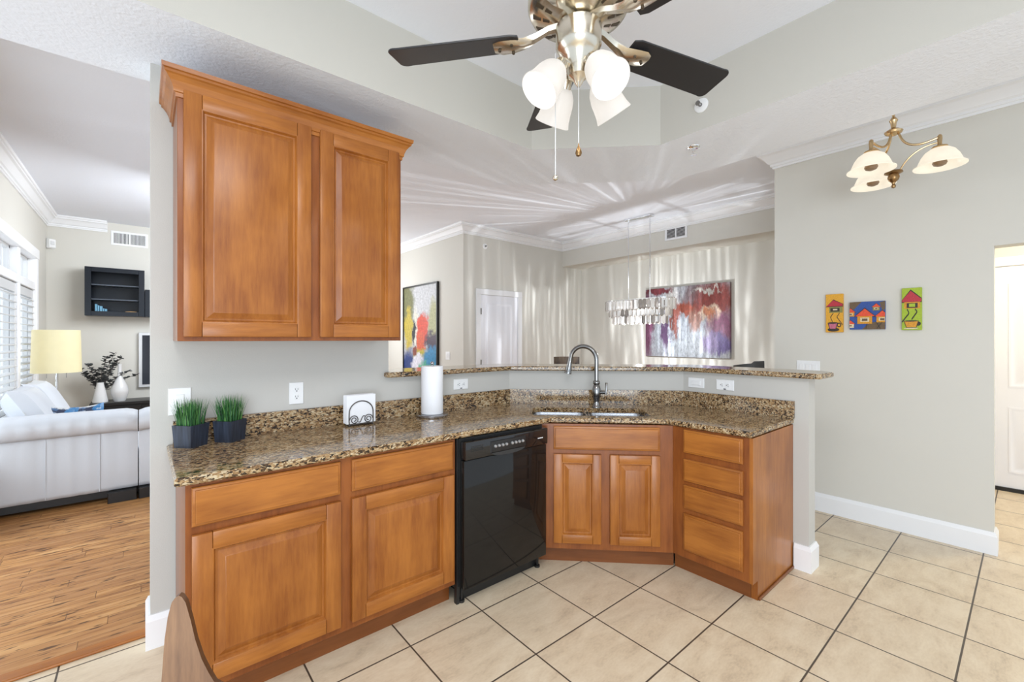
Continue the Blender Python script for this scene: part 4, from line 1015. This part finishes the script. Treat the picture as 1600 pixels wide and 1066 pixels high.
bp = blob_mat('blue_print_cotton', (.55, .56, .58), [(-.12, .05, .1, .08, (.02, .10, .25), .3), (.1, .05, .12, .1, (.03, .17, .38), .3), (0, -.03, .1, .06, (.62, .62, .62), .3), (.02, .08, .05, .06, (.02, .03, .07), .3), (-.05, -.1, .1, .05, (.04, .2, .42), .3)], 16, .25, grit=.2)
tag(obj('throw_pillow', pillow_mesh(.27, .42, .10), bp, loc=(-.60, 5.47, .612), rot=(R(64), R(10), R(5))), 'blue and grey print pillow peeking over the sofa back, by the lamp', 'pillow', 'blue print pillows')
tag(obj('throw_pillow', pillow_mesh(.24, .40, .10), bp, loc=(-.385, 5.55, .604), rot=(R(64), R(-8), R(-6))), 'blue print pillow peeking over the sofa back, nearer the vases', 'pillow', 'blue print pillows')

t = thing('floor_lamp', 'chrome tripod floor lamp with a glowing cream drum shade', 'lamp', (-.725, 6.9, 0))
obj('lamp_shade', MB().lathe([(.200, 1.025), (.188, 1.49), (.186, 1.49), (.198, 1.025)], seg=40, cap=False), 'lamp_shade', t)
obj('pole', MB().tube([(0, 0, .62), (0, 0, 1.05), (0, 0, 1.40)], .011, 12).lathe([(.02, .60), (.024, .64), (.014, .68)], (0, 0, 0), 14).tube([(-.19, 0, 1.44), (.19, 0, 1.44)], .003, 6), 'chrome', t)
for k in range(3):
    a = R(20 + 120 * k); obj('leg', MB().tube([(.012 * cos(a), .012 * sin(a), .80), (.05 * cos(a), .05 * sin(a), .66), (.22 * cos(a), .22 * sin(a), 0)], .0085, 10), 'chrome', t)
for x in (-.075, .075): obj('pull_chain', MB().tube([(x, -.02, 1.20), (x, -.02, .965)], .0018, 6), 'pewter', t)
obj('bulb', MB().ball((0, 0, 1.25), .035, 12, 1.3), 'bulb', t)

t = thing('media_console', 'long espresso media console against the living room end wall', 'console', (-.535, 7.85, 0))
obj('top', MB().box(0, 0, .505, 2.0, .455, .545, .004), 'espresso', t); obj('body', MB().box(.03, .02, .07, 1.97, .45, .505), 'espresso', t)
for i in range(4): obj('drawer', MB().box(.04 + i * .482, .004, .09, .04 + i * .482 + .474, .02, .49, .003), 'espresso', t)
for x in (.06, 1.94):
    for y in (.06, .41): obj('leg', MB().box(x - .025, y - .025, 0, x + .025, y + .025, .07), 'espresso', t)

VX, VY, VZ = -.437, 8.0, .545
tag(obj('vase', MB().lathe([(0, 0), (.076, 0), (.080, .008), (.072, .06), (.058, .14), (.044, .21), (.037, .25), (.038, .268), (.032, .268), (.03, .20), (.0, .03)], (0, 0, 0), 28), 'ceramic', loc=(VX, VY, VZ)), 'short tapered white vase holding dark eucalyptus on the console', 'vase')
tag(obj('vase', MB().lathe([(0, 0), (.058, 0), (.062, .01), (.075, .05), (.092, .11), (.094, .15), (.080, .21), (.052, .275), (.030, .33), (.021, .40), (.020, .47), (.024, .505), (.018, .505), (.014, .40), (.0, .05)], (0, 0, 0), 28), 'ceramic', loc=(-.244, 8.02, VZ)), 'tall white bottle vase with a narrow neck on the console', 'vase')
def eucalyptus():
    t = thing('eucalyptus_bouquet', 'dark eucalyptus branches standing in the short white vase', 'plant', (VX, VY, VZ + .05))
    rnd = random.Random(11)
    for dx, dy, h in ((-.20, .02, .40), (-.12, -.03, .46), (-.15, .05, .33), (.06, .0, .55), (.14, -.03, .60), (.21, .03, .55), (.12, .06, .45), (.02, -.05, .40), (-.05, .05, .38), (.28, -.01, .36), (.36, .02, .30), (.17, .0, .50)):
        pts = bez((0, 0, .02), (dx * .1, dy * .1, .17), (dx * .5, dy * .5, h * .75), (dx, dy, h), 12)
        o = obj('branch', MB().tube(pts, .003, 6), 'twig', t)
        lf = MB()
        for i in range(3, 13):
            for s in (-1, 1):
                for dd in (0, .5):
                    p = pts[i] if dd == 0 or i == 12 else (pts[i] + pts[i + 1]) / 2
                    a = rnd.uniform(0, pi); r = rnd.uniform(.018, .028)
                    u = Vector((cos(a) * s, sin(a), rnd.uniform(-.2, .6))).normalized(); v = u.cross(Vector((rnd.uniform(-1, 1), .3, 1))).normalized(); w = u.cross(v) * .0012
                    c = p + u * r * 1.1
                    lf.loft([[c + u * r * cos(q) + v * r * .8 * sin(q) + k * w for q in [2 * pi * j / 8 for j in range(8)]] for k in (-1, 1)])
        obj('leaves', lf, 'leaf_dark', o)
eucalyptus()

# wall cabinets
def wall_cab():
    t = thing('glass_wall_cabinet', 'blue-black wall cabinet with a glass door and shelves above the lamp', 'cabinet', (-.589, 8.02, 1.703))
    w, h, d = .604, .648, .294
    c = MB(); k = .022
    c.box(0, .018, 0, k, d, h).box(w - k, .018, 0, w, d, h).box(k, .018, 0, w - k, d, k).box(k, .018, h - k, w - k, d, h).box(k, d - .012, k, w - k, d, h - k)
    obj('carcass', c, 'navy_cab', t)
    for z in (.215, .41): obj('shelf', MB().box(k, .04, z, w - k, d - .012, z + .016), M['shelf_blue'], t)
    f = MB(); q = .062
    f.box(0, -.002, 0, q, .017, h, .002).box(w - q, -.002, 0, w, .017, h, .002).box(q, -.002, 0, w - q, .017, q, .002).box(q, -.002, h - q, w - q, .017, h, .002)
    do = obj('door', f, 'navy_cab', t); obj('pane', MB().box(q - .01, .006, q - .01, w - q + .01, .010, h - q + .01), 'pane', do)
    return t
M['shelf_blue'] = plain('grey_blue_shelf', (.055, .068, .09), .4)
wall_cab()
x = -.495
for i, (w, h) in enumerate(((.022, .135), (.018, .12), (.026, .11), (.016, .08), (.022, .075))):
    tag(obj('book', MB().box(0, 0, 0, w, .10, h, .002), 'book_blue', loc=(x, 8.09, 1.726), rot=(0, 0, 0)), ('pale blue book in the glass wall cabinet, ' + ('tallest and leftmost', 'second from the left', 'thickest, middle of five', 'thin and short, second from the right', 'shortest, rightmost')[i]), 'book', 'blue books in the wall cabinet'); x += w + .004
tag(obj('bowl', MB().lathe([(0, 0), (.02, 0), (.05, .03), (.062, .045), (.057, .045), (.04, .022), (0, .008)], seg=24), 'glow_bowl', loc=(-.13, 8.13, 1.726)), 'small amber glass bowl inside the glass wall cabinet', 'bowl')
t = thing('wall_cabinet', 'lower blue-black wall cabinet half hidden by the kitchen wall corner', 'cabinet', (.018, 8.02, 1.703))
obj('carcass', MB().box(0, .018, 0, 1.2, .294, .385), 'navy_cab', t)
for i in range(2): obj('door', MB().box(.002 + i * .6, -.002, .002, .598 + i * .6, .017, .383, .002), 'navy_cab', t)
t = thing('television', 'dark flat television in a pale frame, half hidden by the kitchen wall', 'television', (-.03, YL - .06, .715))
obj('frame', MB().box(-.02, 0, -.02, 1.34, .06, .77, .004), 'silver', t); obj('screen', MB().box(.02, -.004, .02, 1.30, .0, .73), 'screen', t)

# ================================================================== STOOLS AT THE BAR, CHAIR IN FRONT
def stool(x, y, rz, bm_, label, zt):
    t = thing('bar_stool', label, 'stool', (x, y, 0), rz, 'stools beyond the bar')
    obj('seat', MB().box(-.19, -.36, .74, .19, .02, .785, .015, 2), 'stool_dark', t)
    for a, b in ((-.16, -.32), (.16, -.32), (-.16, 0), (.16, 0)): obj('leg', MB().tube([(a, b, .75), (a * 1.15, b * 1.02 + (.02 if b == 0 else -.02), 0)], .016, 8), 'stool_dark', t)
    obj('footrest', MB().tube([(-.17, -.33, .28), (.17, -.33, .28)], .011, 8), 'pewter', t)
    b = MB(); rings = []
    for k in range(13):
        u = k / 12 * 2 - 1; bow = .05 * (1 - u * u)
        dz = .012 * u if bm_ == 'stool_dark' else 0
        z1 = zt + dz + (.018 if (bm_ == 'stool_dark' and u > .45) else 0)
        rings.append([(u * .125, .02 + bow, z1 - .15), (u * .125, .04 + bow, z1 - .15), (u * .125, .055 + bow, z1), (u * .125, .03 + bow, z1)])
    b.loft(rings); obj('backrest', b, bm_, t, sharp=50)
    for a in (-.095, .095): obj('back_post', MB().tube([(a, .0, .76), (a, .055, zt - .06)], .012, 8), 'stool_dark', t)
stool(3.147, 2.905, R(-40), 'stripe', 'bar stool with a striped brown wood back just left of the faucet', 1.218)
stool(4.06, 1.585, R(-50), 'stool_dark', 'charcoal bar stool whose back shows above the right end of the bar', 1.17)

def chair():
    t = thing('dining_chair', 'walnut plywood dining chair with a curved back in the near left corner', 'chair', (0, 0, 0))
    p0 = Vector((.0652, 1.1874, 0)); dv = Vector((.9, -.436, 0)).normalized(); nv = Vector((dv.y, -dv.x, 0))   # nv points to the camera side
    outl = CH_OUT
    fr = MB(); th = .014
    A = [p0 + dv * u + Vector((0, 0, z)) for u, z in outl]; B = [p - nv * th for p in A]
    va = [fr.v(p) for p in A]; vb = [fr.v(p) for p in B]; n = len(va)
    fr._f(va); fr._f(vb[::-1]); fr.mi = 1
    for i in range(n): fr._f([va[i], va[(i + 1) % n], vb[(i + 1) % n], vb[i]])
    obj('backrest', fr, ['walnut', 'walnut_edge'], t, sharp=40)
    c = p0 + dv * .06
    sx = [c + dv * a + nv * b for a, b in ((-.19, -.02), (.19, -.02), (.21, .40), (-.21, .40))]
    obj('seat', MB().prism([(p.x, p.y) for p in sx][::-1] if (sx[1] - sx[0]).cross(sx[2] - sx[1]).z < 0 else [(p.x, p.y) for p in sx], .44, .456, .003), 'walnut', t)
    for a, b in ((-.17, .0), (.17, .0), (-.18, .36), (.18, .36)):
        q = c + dv * a + nv * b; r = c + dv * a * 1.12 + nv * (b + (.03 if b > .1 else -.03))
        obj('leg', MB().tube([(q.x, q.y, .442), (r.x, r.y, 0)], .011, 8), 'chrome', t)
CH_OUT = [(0.1723, 0.45), (0.1623, 0.54), (0.11230000000000001, 0.595), (0.0623, 0.635), (0.0487, 0.6629), (0.0364, 0.6933), (0.0242, 0.7374), (0.0157, 0.7807), (0.006, 0.8212), (-0.0012, 0.8347), (-0.0072, 0.8384), (-0.0132, 0.8351), (-0.0203, 0.8251), (-0.0275, 0.7944), (-0.0334, 0.7472), (-0.0369, 0.6928), (-0.0393, 0.6547), (-0.0513, 0.52), (-0.0693, 0.45)]
chair()

# hall light beyond the opening, warm
point('hall_light', (5.1, -.5, 2.5), 38, (1, .84, .56), .12)
